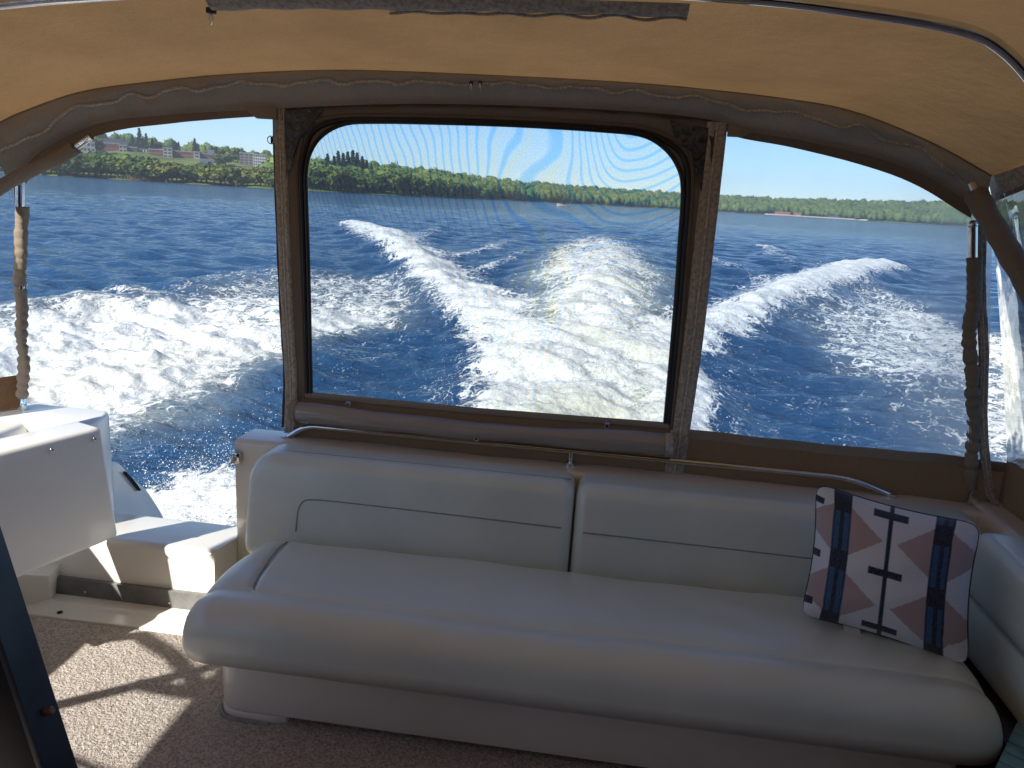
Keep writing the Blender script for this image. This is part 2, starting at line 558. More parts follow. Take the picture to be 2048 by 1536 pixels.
# ================================================================== WATER
def poly_dist(x, y, poly):
    best = np.full(x.shape, 1e9)
    tt = np.zeros(x.shape)
    side = np.zeros(x.shape)
    L = 0.0
    seg = []
    for a, b in zip(poly[:-1], poly[1:]):
        seg.append((a, b, L))
        L += math.hypot(b[0] - a[0], b[1] - a[1])
    for a, b, l0 in seg:
        dx, dy = b[0] - a[0], b[1] - a[1]
        ll = math.hypot(dx, dy)
        t = np.clip(((x - a[0]) * dx + (y - a[1]) * dy) / ll ** 2, 0, 1)
        qx, qy = x - a[0] - t * dx, y - a[1] - t * dy
        d = np.hypot(qx, qy)
        m = d < best
        best = np.where(m, d, best)
        tt = np.where(m, (l0 + t * ll) / L, tt)
        side = np.where(m, np.sign(dx * qy - dy * qx), side)
    return best, tt, side


def poly_sdf(x, y, poly):
    """signed distance, positive inside"""
    d, _, _ = poly_dist(x, y, poly + [poly[0]])
    ins = np.zeros(x.shape, bool)
    n = len(poly)
    for i in range(n):
        (x1, y1), (x2, y2) = poly[i], poly[(i + 1) % n]
        c = ((y1 > y) != (y2 > y)) & (x < (x2 - x1) * (y - y1) / (y2 - y1 + 1e-9) + x1)
        ins ^= c
    return np.where(ins, d, -d)


def sm(a, b, x):
    t = np.clip((x - a) / (b - a), 0, 1)
    return t * t * (3 - 2 * t)


ARM_L = [(-0.7, 6.5), (-1.25, 10.4), (-2.45, 14.3), (-4.8, 20.9), (-7.8, 29.0), (-11.4, 37.5), (-16.2, 48.0)]
ARM_R = [(0.9, 7.0), (1.35, 11.8), (2.7, 15.8), (5.1, 21.9), (9.2, 31.8), (13.6, 41.5)]
SHEET_L = [(-4.35, 5.4), (-3.95, 7.2), (-3.95, 9.2), (-3.9, 11.3), (-3.2, 13.8), (-4.6, 20.8), (-7.7, 22.2), (-9.0, 20.3),
           (-8.4, 15.6), (-8.2, 13.4), (-9.5, 12.9), (-10.2, 10.3), (-13.5, 7.0), (-13.5, 1.5), (-4.6, 1.5)]
SHEET_R = [(3.4, 8.3), (3.7, 13.2), (4.0, 18.2), (5.6, 22.5), (9.6, 31.5), (10.6, 25.5), (9.2, 19.6), (9.0, 10.0), (12.5, 4.5), (12.5, 1.5), (3.9, 1.5)]
ARCS = [([(-10.2, 38.0), (-10.6, 44), (-11.6, 53)], 0.8, 0.62), ([(-6.2, 28.5), (-5.6, 33), (-5.3, 41)], 0.6, 0.7),
        ([(-3.9, 23.8), (-3.5, 27), (-3.2, 31.5)], 0.5, 0.62), ([(10.6, 57), (9.4, 46), (8.3, 37)], 0.8, 0.62),
        ([(4.6, 40), (5.0, 33), (6.2, 28.0)], 0.6, 0.6)]


def wake(x, y):
    """foam density, aeration and extra height of the wake astern"""
    h = np.zeros(x.shape)
    foam = np.zeros(x.shape)
    air = np.zeros(x.shape)
    wob = (fbm(x * 0.55, y * 0.35, 3, 4) - 0.5)
    wob2 = (fbm(x * 1.9, y * 1.3, 5, 3) - 0.5)
    for poly, inner in ((ARM_L, -1), (ARM_R, 1)):
        d, t, sd = poly_dist(x + wob * 1.3, y + wob2 * 0.7, poly)
        w = 0.55 + 0.95 * t
        inn = sd == inner           # the side towards the centre line
        dd = np.where(inn, d / (w * 2.3), d / (w * 1.05))
        endf = 1 - sm(0.93, 1.0, t) * 0.25
        f = np.clip(1.22 - 1.05 * dd, 0, 1) * endf * np.where(t >= 1.0, np.clip(1 - d / 1.2, 0, 1), 1)
        foam = np.maximum(foam, f)
        h += (0.10 + 0.40 * sm(0.05, 0.45, t)) * np.exp(-(d / (w * 0.95)) ** 2) * (1 - 0.8 * sm(0.95, 1.0, t))
        h -= 0.08 * np.exp(-((d - 2.4 * w) / (w * 1.3)) ** 2) * (1 - sm(0.8, 1.0, t))
        # streaks trailing inside the arm
        tr = np.clip(1 - d / (w * 4.2), 0, 1) * inn * 0.36 * (1 - sm(0.55, 0.9, t))
        foam = np.maximum(foam, tr)
    # the boiling tail behind the propellers
    cx = -0.15 - 0.012 * (y - 8)
    half = np.interp(y, [2.5, 8, 14, 22, 35, 48, 62], [1.4, 1.1, 1.6, 2.1, 2.5, 2.8, 2.8])
    q = np.abs(x - cx + wob * 1.2) / half
    den = np.interp(y, [2.5, 5, 8, 18, 30, 44, 62], [0.9, 0.95, 0.92, 0.84, 0.74, 0.60, 0.15])
    f = den * np.clip(1.12 - q ** 1.6, 0, 1)
    foam = np.maximum(foam, f)
    air = np.maximum(air, np.clip(1.3 - q ** 2, 0, 1) * np.interp(y, [3, 10, 20, 40], [1, 1, 0.6, 0.0]))
    h += np.exp(-(q * 0.95) ** 2) * np.interp(y, [3, 6, 11, 18, 30, 60], [-0.25, 0.05, 0.62, 0.82, 0.62, 0.0])
    # foam thrown out on both sides of the hull
    s = poly_sdf(x + wob * 1.6, y + wob2 * 1.0, SHEET_L)
    body = sm(-0.5, 1.4, s)
    dens = np.interp(y, [2, 8, 12, 15, 19, 24], [1.0, 0.98, 0.90, 0.70, 0.58, 0.45])
    dens = dens - 0.22 * sm(-5.6, -3.8, x) * sm(6.5, 9, y) * sm(14, 10, y)
    f = body * dens
    foam = np.maximum(foam, f)
    air = np.maximum(air, body * np.interp(y, [2, 8, 14, 22], [0.8, 0.7, 0.35, 0.1]))
    crest, ct, _ = poly_dist(x + wob, y, [(-13, 6.5), (-9.4, 11.6), (-8.3, 14.5), (-8.7, 20.5)])
    h += 0.34 * np.exp(-(crest / 0.95) ** 2) * (1 - 0.5 * ct)
    h += body * (fbm(x * 1.1, y * 1.1, 21, 5) - 0.45) * 0.34 * np.interp(y, [2, 10, 20], [1, 0.9, 0.3])
    outer = np.exp(-(crest / 1.3) ** 2) * 0.40
    foam = np.maximum(foam, outer)
    s = poly_sdf(x + wob * 1.6, y + wob2 * 1.0, SHEET_R)
    body = sm(-0.6, 1.8, s)
    dens = np.interp(x, [3, 5, 7, 10], [0.58, 0.64, 0.72, 0.85]) * np.interp(y, [2, 9, 15, 24, 32], [1.3, 1.2, 1.0, 0.82, 0.55])
    foam = np.maximum(foam, np.clip(body * dens, 0, 1))
    air = np.maximum(air, body * 0.25)
    h += body * (fbm(x * 0.8, y * 0.8, 33, 4) - 0.45) * 0.30
    for poly, w, a in ARCS:
        d, t, _ = poly_dist(x + wob * 1.5, y + wob2, poly)
        foam = np.maximum(foam, a * np.clip(1.1 - (d / w) ** 2, 0, 1) * (1 - 0.6 * t))
        h += 0.16 * np.exp(-(d / (w * 1.2)) ** 2)
    # splash at the corner of the transom, seen through the door
    d = np.hypot((x + 2.45) / 1.15, (y - 4.65) / 1.15)
    foam = np.maximum(foam, np.clip(1.25 - d ** 1.5, 0, 0.95))
    h += 0.30 * np.exp(-d ** 2 * 1.6)
    # lumps where there is foam
    h += foam * (fbm(x * 2.6, y * 2.6, 40, 4) - 0.5) * 0.22
    # loose flecks around
    near = np.exp(-(np.abs(x + 0.3) / 6.0) ** 2) * np.interp(y, [3, 12, 30, 45], [0.30, 0.27, 0.12, 0.0])
    foam = np.maximum(foam, near)
    return foam, air, h


def chop(x, y, cell):
    """wind waves; the short ones drop out where the mesh is too coarse for them"""
    h = np.zeros(x.shape)
    r = np.random.default_rng(5)
    for i in range(34):
        lam = 0.40 * 1.062 ** i
        th = math.radians(74) + r.normal(0, 0.42)
        kx, ky = math.cos(th) * 2 * PI / lam, math.sin(th) * 2 * PI / lam
        ph = r.uniform(0, 2 * PI)
        am = 0.0068 * lam ** 0.60
        vis = np.clip((lam / cell - 2.2) / 3.0, 0, 1)
        arg = kx * x + ky * y + ph + 1.7 * fbm(x / (lam * 3.1) + i, y / (lam * 3.1), 60 + i, 2)
        sx = np.sin(arg)
        h += am * vis * (sx + 0.28 * np.cos(2 * arg))
    return h * (0.75 + 0.9 * fbm(x * 0.06, y * 0.06, 91, 3))


def make_water():
    a0, a1 = math.radians(-52), math.radians(46)
    az = np.concatenate([np.linspace(a0, a1, 860), np.linspace(a1, a0 + 2 * PI, 60)[1:-1]])
    rr = np.concatenate([np.geomspace(2.2, 70, 520), np.geomspace(70, 900, 400)[1:], np.geomspace(900, 9000, 12)[1:]])
    A, Rr = np.meshgrid(az, rr)
    x = Rr * np.sin(A)
    y = 1.2 + Rr * np.cos(A)
    cell = np.gradient(rr)[:, None] * np.ones_like(A)
    foam, air, h = wake(x, y)
    out = sm(75, 60, Rr) * (sm(2.0, 3.2, y))
    foam, air, h = foam * out, air * out, h * out
    c = chop(x, y, np.maximum(cell, Rr * 0.002))
    z = WATER_Z + h + c * (1 - 0.35 * np.clip(foam, 0, 1))
    # the hull sits in here: keep the sheet low under the cockpit
    inside = (x > -2.9) & (x < 1.95) & (y < 3.4)
    z = np.where(inside, np.minimum(z, WATER_Z - 0.25), z)
    fine = np.clip(1.0 - Rr / 90.0, 0.0, 1.0)
    nr, na = A.shape
    vs = np.stack([x, y, z], -1).reshape(-1, 3)
    idx = np.arange(nr * na).reshape(nr, na)
    nxt = np.roll(idx, -1, axis=1)
    q = np.stack([idx[:-1], idx[1:], nxt[1:], nxt[:-1]], -1).reshape(-1, 4)
    me = bpy.data.meshes.new('water')
    me.vertices.add(len(vs))
    me.vertices.foreach_set('co', vs.astype(np.float32).ravel())
    me.loops.add(q.size)
    me.loops.foreach_set('vertex_index', q.astype(np.int32).ravel())
    me.polygons.add(len(q))
    me.polygons.foreach_set('loop_start', np.arange(0, q.size, 4, dtype=np.int32))
    me.polygons.foreach_set('loop_total', np.full(len(q), 4, np.int32))
    me.update()
    me.validate()
    for nm, arr in (('foam', foam), ('air', air), ('fine', fine)):
        at = me.attributes.new(nm, 'FLOAT', 'POINT')
        at.data.foreach_set('value', np.clip(arr, 0, 1).astype(np.float32).ravel())
    me.shade_smooth()
    me.materials.append(M['water'])
    o = bpy.data.objects.new('water', me)
    COL.objects.link(o)
    tag(o, 'dark blue lake water churned by a white foaming wake', kind='structure')
    return o


make_water()


def make_spray():
    """drops thrown up over the wake"""
    P, R = [], []

    def cloud(n, c, s, hz, r0, r1):
        for _ in range(n):
            p = [random.gauss(c[0], s[0]), random.gauss(c[1], s[1]), WATER_Z + 0.05 + abs(random.gauss(0, hz))]
            if p[1] < 3.5 and -2.95 < p[0] < 2.0: continue
            P.append(p)
            R.append(random.uniform(r0, r1) * (0.5 + 0.5 * random.random()))
    cloud(9000, (-2.35, 4.60), (0.40, 0.50), 0.24, 0.0015, 0.0062)
    cloud(250, (-2.45, 4.6), (0.35, 0.4), 0.12, 0.006, 0.011)
    cloud(1500, (-2.9, 5.3), (0.6, 0.7), 0.10, 0.0015, 0.0045)
    cloud(900, (-1.25, 9.0), (0.40, 1.5), 0.14, 0.002, 0.007)
    cloud(1200, (0.0, 12.0), (1.0, 3.0), 0.40, 0.002, 0.008)
    cloud(250, (1.1, 9.8), (0.35, 1.5), 0.12, 0.002, 0.007)
    cloud(700, (-7.0, 10.5), (1.4, 2.2), 0.16, 0.002, 0.008)
    P, R = np.array(P), np.array(R)
    base = np.array([(1, 0, 0), (-1, 0, 0), (0, 1, 0), (0, -1, 0), (0, 0, 1), (0, 0, -1)], float)
    tri = np.array([(0, 2, 4), (2, 1, 4), (1, 3, 4), (3, 0, 4), (2, 0, 5), (1, 2, 5), (3, 1, 5), (0, 3, 5)])
    vs = (P[:, None, :] + base[None] * R[:, None, None]).reshape(-1, 3)
    fs = (tri[None] + (np.arange(len(P)) * 6)[:, None, None]).reshape(-1, 3)
    me = bpy.data.meshes.new('water_spray')
    me.from_pydata(vs.tolist(), [], fs.tolist())
    me.shade_smooth()
    me.materials.append(M['spray'])
    o = bpy.data.objects.new('water_spray', me)
    COL.objects.link(o)
    tag(o, 'white spray drops thrown up over the wake', kind='stuff')


make_spray()

# ================================================================== FAR SHORE
PXS = [-500, -120, 45, 300, 550, 700, 800, 900, 1000, 1150, 1350, 1430, 1600, 1800, 1940, 2150, 2500]
AZS = [azim(p) for p in PXS]
SHORE = [520, 470, 430, 395, 375, 385, 410, 480, 620, 800, 960, 1000, 1020, 980, 930, 880, 850]
RISE = [34, 34, 30, 24, 17, 10, 10, 9, 9, 11, 13, 13, 15, 18, 22, 24, 24]
RUN = [330, 330, 320, 300, 280, 180, 170, 170, 200, 220, 230, 230, 230, 230, 230, 230, 230]


def shore(a): return lerp_table(AZS, SHORE, a)


def ground(a, r):
    """height of the land above the sole at azimuth a and ground distance r"""
    d = r - shore(a)
    run, rise = lerp_table(AZS, RUN, a), lerp_table(AZS, RISE, a)
    t = d / run
    if t < 0: return WATER_Z - 1.5 * min(1, -d / 20)
    t1 = min(t, 1.0)
    prof = t1 * (0.55 + 0.45 * t1)
    back = 1.0 - 0.35 * max(0, min(1, (t - 1.0) / 1.5))
    return WATER_Z + 0.45 * min(1, d / 3.0) + rise * prof * back


def make_land():
    aa = np.linspace(AZS[0], AZS[-1], 260)
    ts = [-12, 0, 1.5, 5, 15, 35, 60, 90, 120, 150, 180, 210, 240, 270, 300, 340, 400, 500, 650, 900]
    vs, fs = [], []
    for a in aa:
        s = shore(a)
        for t in ts:
            r = s + t + (4 * math.sin(a * 90) if t >= 0 else 4 * math.sin(a * 90))
            vs.append((r * math.sin(a), r * math.cos(a), ground(a, s + t) + (0.6 * math.sin(a * 61 + t * 0.05) if t > 30 else 0)))
    n = len(ts)
    for i in range(len(aa) - 1):
        for j in range(n - 1):
            fs.append((i * n + j, (i + 1) * n + j, (i + 1) * n + j + 1, i * n + j + 1))
    k = NT('meadow_ground')
    pos = k.n('ShaderNodeNewGeometry').outputs['Position']
    c = k.mix(k.ramp(k.noise(pos, 0.03, 5), 0.35, 0.65), (0.06, 0.095, 0.022), (0.135, 0.18, 0.045))
    c = k.mix(k.math('MULTIPLY', k.ramp(k.noise(pos, 0.5, 4), 0.4, 0.7), 0.4), c, (0.15, 0.15, 0.06))
    p = k.n('ShaderNodeBsdfPrincipled', {'Base Color': c, 'Roughness': 0.95, 'Specular IOR Level': 0.1})
    mb = MB()
    mb.add(vs, fs)
    o = mb.build('hillside', k.surf(p.outputs[0]))
    tag(o, 'grassy lake shore rising to low wooded hills', kind='structure')
    # narrow sandy strip on the right-hand shore
    vs, fs = [], []
    m = simple('sand', (0.52, 0.43, 0.31), 0.9, var=0.15, vscale=0.3)
    aa = np.linspace(azim(1530), azim(1735), 40)
    for i, a in enumerate(aa):
        s = shore(a) + 4 * math.sin(a * 90)
        wd = 7 * math.sin(PI * i / 39) + 1.5
        for t, z in ((-1.0, WATER_Z + 0.12), (wd * 0.5, WATER_Z + 0.9), (wd, WATER_Z + 1.5)):
            vs.append(((s + t) * math.sin(a), (s + t) * math.cos(a), z))
    for i in range(39):
        for j in range(2):
            fs.append((i * 3 + j, (i + 1) * 3 + j, (i + 1) * 3 + j + 1, i * 3 + j + 1))
    o = MB().add(vs, fs).build('beach', m)
    tag(o, 'narrow pale sandy beach below the red roofed houses', kind='structure')


make_land()


# ---- trees
def crown_points(lobes, n, size, r):
    """leaf clumps spread through lobes: list of quads"""
    V, F = [], []
    tot = sum(l[3] ** 2 for l in lobes)
    for l in lobes:
        m = int(n * l[3] ** 2 / tot)
        for _ in range(m):
            d = r.normal(size=3)
            d /= np.linalg.norm(d)
            rad = l[3] * (0.62 + 0.42 * r.random())
            c = np.array(l[:3]) + d * rad * np.array([1, 1, l[4]])
            nrm = d + r.normal(size=3) * 0.55
            nrm /= np.linalg.norm(nrm)
            a = np.cross(nrm, r.normal(size=3))
            a /= np.linalg.norm(a)
            b = np.cross(nrm, a)
            s = size * (0.6 + 0.8 * r.random())
            o = len(V)
            V += [c + a * s, c + b * s * 0.8, c - a * s * 0.9, c - b * s]
            F.append((o, o + 1, o + 2, o + 3))
    return V, F


def broadleaf(seed, n=560, squat=1.0, size=0.075):
    """unit-height tree: crown and trunk meshes"""
    r = np.random.default_rng(seed)
    lobes = [(0, 0, 0.58, 0.27, 1.05)]
    for i in range(10):
        th = i * 2.4 + r.random()
        rad = 0.16 + 0.12 * r.random()
        lobes.append((rad * math.cos(th) * squat, rad * math.sin(th) * squat, 0.20 + 0.60 * r.random(), 0.14 + 0.09 * r.random(), 0.9))
    V, F = crown_points(lobes, n, size, r)
    trunk = MB()
    trunk.tube([(0, 0, -0.05), (0.01, 0, 0.2), (0.0, 0.015, 0.5), (0.02, 0.01, 0.72)], [0.028, 0.022, 0.014, 0.006], 6)
    for i in range(4):
        th = i * 1.7 + r.random()
        trunk.tube([(0, 0, 0.25 + 0.05 * i), (0.1 * math.cos(th), 0.1 * math.sin(th), 0.4 + 0.06 * i), (0.2 * math.cos(th), 0.2 * math.sin(th), 0.55 + 0.05 * i)], [0.013, 0.009, 0.004], 5)
    return V, F, trunk


def conifer_tree(seed, n=330):
    r = np.random.default_rng(seed)
    V, F = [], []
    for i in range(n):
        t = (i + r.random()) / n
        z = 0.1 + 0.9 * t
        R = 0.17 * (1 - t) ** 0.85 * (0.75 + 0.4 * ((z * 9) % 1)) + 0.008
        th = r.random() * 2 * PI
        rr = R * (0.45 + 0.6 * r.random())
        c = np.array([rr * math.cos(th), rr * math.sin(th), z - 0.05 * rr])
        a = np.array([math.cos(th), math.sin(th), -0.45]) * 0.045
        b = np.array([-math.sin(th), math.cos(th), 0.3 * r.normal()]) * 0.035
        o = len(V)
        V += [c + a, c + b, c - a, c - b]
        F.append((o, o + 1, o + 2, o + 3))
    trunk = MB().tube([(0, 0, -0.05), (0, 0, 0.5), (0, 0, 0.97)], [0.02, 0.013, 0.003], 6)
    return V, F, trunk


def proto_mesh(kind, seed):
    V, F, tr = conifer_tree(seed) if kind == 'conifer' else broadleaf(seed, squat={'leaf': 1.0, 'leafdark': 1.1, 'leafpale': 1.35}[kind])
    me = bpy.data.meshes.new('crown')
    me.from_pydata([tuple(v) for v in V], [], F)
    me.materials.append(M[kind])
    tm = bpy.data.meshes.new('trunk')
    tm.from_pydata(tr.v, [], tr.f)
    tm.materials.append(M['bark'])
    return me, tm


PROTO = {k: [proto_mesh(k, s) for s in (1, 2, 3)] for k in ('leaf', 'leafdark', 'leafpale', 'conifer')}
TREE_NAME = {'leaf': 'broadleaf_tree', 'leafdark': 'broadleaf_tree', 'leafpale': 'broadleaf_tree', 'conifer': 'conifer_tree'}
TREE_COUNT = [0]


def tree(a, r, h, kind, label, group, wide=1.0):
    z = ground(a, r)
    cm, tm = PROTO[kind][random.randrange(3)]
    e = bpy.data.objects.new(TREE_NAME[kind], None)
    COL.objects.link(e)
    e.location = (r * math.sin(a), r * math.cos(a), z)
    e.rotation_euler = (0, 0, random.uniform(0, 6.28))
    e.scale = (h * wide, h * wide, h)
    tag(e, label, 'tree', group)
    for nm, me in (('crown', cm), ('trunk', tm)):
        c = bpy.data.objects.new(nm, me)
        COL.objects.link(c)
        c.parent = e
    TREE_COUNT[0] += 1


rt = random.Random(3)
MARKS = [(-100, 60, 'beyond the white low block'), (60, 150, 'below the white low block'), (150, 200, 'below the pale block'), (200, 260, 'below the dark blue hall'),
         (260, 330, 'behind the dry reeds'), (330, 400, 'below the longest brick block'), (400, 455, 'below the white gabled house'), (455, 500, 'below the low grey building'), (500, 570, 'below the tower block')]


def mark(px):
    for a, b, t in MARKS:
        if a <= px < b: return t
    return 'below the tower block'


NEAR = [(-100, 160, 'white low block'), (160, 192, 'pale block with red neighbour'), (192, 240, 'dark blue hall'), (240, 278, 'short red brick wing'), (278, 300, 'cream houses row'),
        (300, 345, 'wide pale tower'), (345, 400, 'longest brick block'), (400, 440, 'white gabled house'), (440, 480, 'low grey building'), (480, 600, 'tower block')]


def near(px):
    for a, b, t in NEAR:
        if a <= px < b: return t
    return 'tower block'


def size_word(h, lo, hi):
    return 'low' if h < lo + (hi - lo) / 3 else ('tall' if h > hi - (hi - lo) / 3 else 'middling')
# near shore below the brick buildings: rows of trees one can tell apart
px = -60.0
while px < 560:
    a = azim(px)
    s = shore(a)
    kind = rt.choice(['leaf', 'leafdark', 'leaf', 'leafdark'] if px < 300 else ['leafpale', 'leafpale', 'leaf', 'leafdark'])
    h = rt.uniform(8.5, 12.5) if px < 300 else rt.uniform(6.5, 10.0)
    hw = size_word(h, 8.5, 12.5) if px < 300 else size_word(h, 6.5, 10.0)
    lab = {'leaf': '%s mid green rounded tree at the water edge %s', 'leafdark': '%s dark green dense tree at the water edge %s',
           'leafpale': '%s yellow green spreading tree at the water edge %s'}[kind] % (hw, mark(px))
    tree(a, s + rt.uniform(0, 9), h, kind, lab, 'trees along the near shore', rt.uniform(1.2, 1.7))
    px += rt.uniform(9, 15)
px = -60.0
while px < 560:
    a = azim(px)
    s = shore(a)
    kind = rt.choice(['leaf', 'leafpale', 'leafdark', 'leafpale'])
    lab = {'leaf': 'mid green tree in the second row from the water %s', 'leafdark': 'dark green bushy tree in the second row from the water %s',
           'leafpale': 'yellow green tree in the second row from the water %s'}[kind] % mark(px)
    tree(a, s + rt.uniform(28, 75), rt.uniform(6, 9), kind, lab, 'trees on the slope below the buildings', rt.uniform(1.1, 1.6))
    px += rt.uniform(13, 24)
# centre shore seen through the screen
px = 566.0
while px < 985:
    a = azim(px)
    s = shore(a)
    kind = rt.choice(['leaf', 'leafdark', 'leafpale', 'leaf'])
    hh = rt.uniform(8, 12.5)
    spot = 'on the low point beside the canvas post' if px < 640 else ('in front of the conifer clump' if px < 750 else ('on the low point past the conifer clump' if px < 870 else 'where the low point meets the far woods'))
    lab = '%s %s tree %s' % (size_word(hh, 8, 12.5), {'leaf': 'mid green', 'leafdark': 'dark green', 'leafpale': 'yellow green'}[kind], spot)
    tree(a, s + rt.uniform(3, 22), hh, kind, lab, 'trees on the low point', rt.uniform(1.15, 1.6))
    px += rt.uniform(9, 14)
# conifers on the skyline
for px, d, h in ((655, 70, 18), (668, 76, 17), (676, 70, 20), (686, 80, 19), (695, 74, 20), (705, 80, 21), (714, 76, 20), (724, 84, 18), (733, 80, 16), (742, 86, 14), (630, 70, 13), (612, 66, 13)):
    a = azim(px)
    tree(a, shore(a) + d, h * 0.92, 'conifer', 'dark pointed conifer in the clump rising above the low point', 'conifers above the low point', 1.15)
for px, d, h in ((283, 262, 16), (290, 268, 10), (296, 258, 13), (308, 262, 10), (193, 300, 19), (392, 262, 13), (268, 270, 9), (360, 266, 9), (434, 240, 10)):
    a = azim(px)
    tree(a, shore(a) + d, h, 'conifer', '%s dark pointed conifer on the skyline behind the %s' % (size_word(h, 9, 17), near(px)), 'conifers behind the brick buildings', 1.3)
for px, d, h, kd in ((158, 330, 13, 'leaf'), (172, 335, 12, 'leafdark'), (182, 330, 12, 'leaf'), (150, 320, 11, 'leafdark'), (476, 250, 12, 'leafdark'), (468, 246, 11, 'leaf'), (540, 240, 10, 'leaf'), (548, 235, 9, 'leafdark'), (555, 240, 10, 'leaf'), (310, 275, 8, 'leaf'), (318, 275, 8, 'leafdark'), (445, 250, 9, 'leafdark'), (160, 205, 12, 'leafdark'), (196, 205, 12, 'leafdark'), (434, 190, 7, 'leafdark'), (440, 200, 8, 'leaf'), (452, 195, 9, 'leafdark')):
    a = azim(px)
    tree(a, shore(a) + d, h, kd, '%s %s round tree %s the %s' % (size_word(h, 7, 13), {'leaf': 'mid green', 'leafdark': 'dark green'}[kd], 'on the ridge above' if d > 300 else 'close beside', near(px)), 'trees among the buildings', 1.1)


# ---- the far woods: one mass
def make_forest():
    protos = []
    for sd in range(5):
        r = np.random.default_rng(100 + sd)
        bm = bmesh.new()
        bmesh.ops.create_icosphere(bm, subdivisions=2, radius=1.0)
        V = np.array([v.co[:] for v in bm.verts])
        F = np.array([[v.index for v in f.verts] for f in bm.faces])
        bm.free()
        V *= (0.72 + 0.5 * r.random((len(V), 1)))
        V[:, 2] = V[:, 2] * 0.95 + 0.1
        # leaf facets on the outside
        n = 34
        d = r.normal(size=(n, 3))
        d /= np.linalg.norm(d, axis=1)[:, None]
        c = d * (0.95 + 0.25 * r.random((n, 1)))
        a = np.cross(d + 0.5 * r.normal(size=(n, 3)), r.normal(size=(n, 3)))
        a /= np.linalg.norm(a, axis=1)[:, None]
        b = np.cross(d, a)
        tv = np.stack([c + a * 0.26, c + b * 0.24, c - a * 0.24 - b * 0.1], 1).reshape(-1, 3)
        tf = np.arange(n * 3).reshape(n, 3) + len(V)
        protos.append((np.vstack([V, tv]), np.vstack([F, tf])))
    VV, FF, CC = [], [], []
    off = 0
    r = np.random.default_rng(8)
    n_tree = 0

    def put(a, d, hgt, rad, shade):
        nonlocal off, n_tree
        V, F = protos[r.integers(5)]
        th = r.random() * 6.28
        c, s = math.cos(th), math.sin(th)
        Rm = np.array([[c, -s, 0], [s, c, 0], [0, 0, 1]])
        W = (V * np.array([rad, rad, hgt * 0.5])) @ Rm.T
        rr = shore(a) + d
        W = W + np.array([rr * math.sin(a), rr * math.cos(a), ground(a, rr) + hgt * 0.48])
        VV.append(W)
        FF.append(F + off)
        CC.append(np.full(len(W), shade))
        off += len(W)
        n_tree += 1
    # far right hill and centre
    a = azim(880)
    while a < azim(2230):
        s = shore(a)
        step = 4.6 / s
        for d in np.arange(6, 270, 8.5):
            dd = d + r.normal(0, 2.5)
            if dd < 4 or (dd < 24 and azim(1540) < a < azim(1685)): continue
            aa = a + r.normal(0, step * 0.5)
            hgt = r.uniform(6.0, 12.5)
            pt = float(vnoise(np.array([aa * 60.0]), np.array([dd * 0.02]), 4)[0])
            put(aa, dd, hgt, hgt * r.uniform(0.30, 0.52), min(1, max(0, 0.55 * r.random() + 0.9 * pt - 0.2)))
        a += step * 1.25
    # wood on the low point behind the single trees
    a = azim(560)
    while a < azim(900):
        s = shore(a)
        step = 6.0 / s
        for d in np.arange(26, 190, 9.0):
            aa = a + r.normal(0, step * 0.5)
            hgt = r.uniform(7.5, 12.0)
            put(aa, d + r.normal(0, 2.5), hgt, hgt * r.uniform(0.36, 0.5), r.random())
        a += step * 1.3
    # skyline trees behind the town
    for _ in range(230):
        a = azim(r.uniform(-200, 560))
        hgt = r.uniform(7, 11)
        put(a, r.uniform(310, 420), hgt, hgt * 0.45, r.random() * 0.6)
    V = np.vstack(VV)
    F = np.vstack(FF)
    me = bpy.data.meshes.new('forest')
    me.vertices.add(len(V))
    me.vertices.foreach_set('co', V.astype(np.float32).ravel())
    me.loops.add(F.size)
    me.loops.foreach_set('vertex_index', F.astype(np.int32).ravel())
    me.polygons.add(len(F))
    me.polygons.foreach_set('loop_start', np.arange(0, F.size, 3, dtype=np.int32))
    me.polygons.foreach_set('loop_total', np.full(len(F), 3, np.int32))
    me.update()
    at = me.attributes.new('kind_of_tree', 'FLOAT', 'POINT')
    at.data.foreach_set('value', np.concatenate(CC).astype(np.float32))
    k = NT('forest_leaves')
    q = k.n('ShaderNodeAttribute', attribute_name='kind_of_tree').outputs['Fac']
    n = k.noise(k.n('ShaderNodeNewGeometry').outputs['Position'], 0.35, 4, 0.7)
    ca = k.mix(k.ramp(q, 0.0, 0.55), (0.058, 0.10, 0.028), (0.105, 0.16, 0.04))
    ca = k.mix(k.ramp(q, 0.6, 1.0), ca, (0.165, 0.20, 0.05))
    ca = k.mix(k.math('MULTIPLY', k.ramp(n, 0.35, 0.7), 0.30), ca, (0.045, 0.08, 0.02))
    p = k.n('ShaderNodeBsdfPrincipled', {'Base Color': ca, 'Roughness': 0.85, 'Specular IOR Level': 0.1})
    me.materials.append(k.surf(p.outputs[0]))
    o = bpy.data.objects.new('forest', me)
    COL.objects.link(o)
    tag(o, 'dense spring green woods covering the far low hills', kind='stuff')
    print('forest trees', n_tree, 'tris', len(F), 'single trees', TREE_COUNT[0])


make_forest()


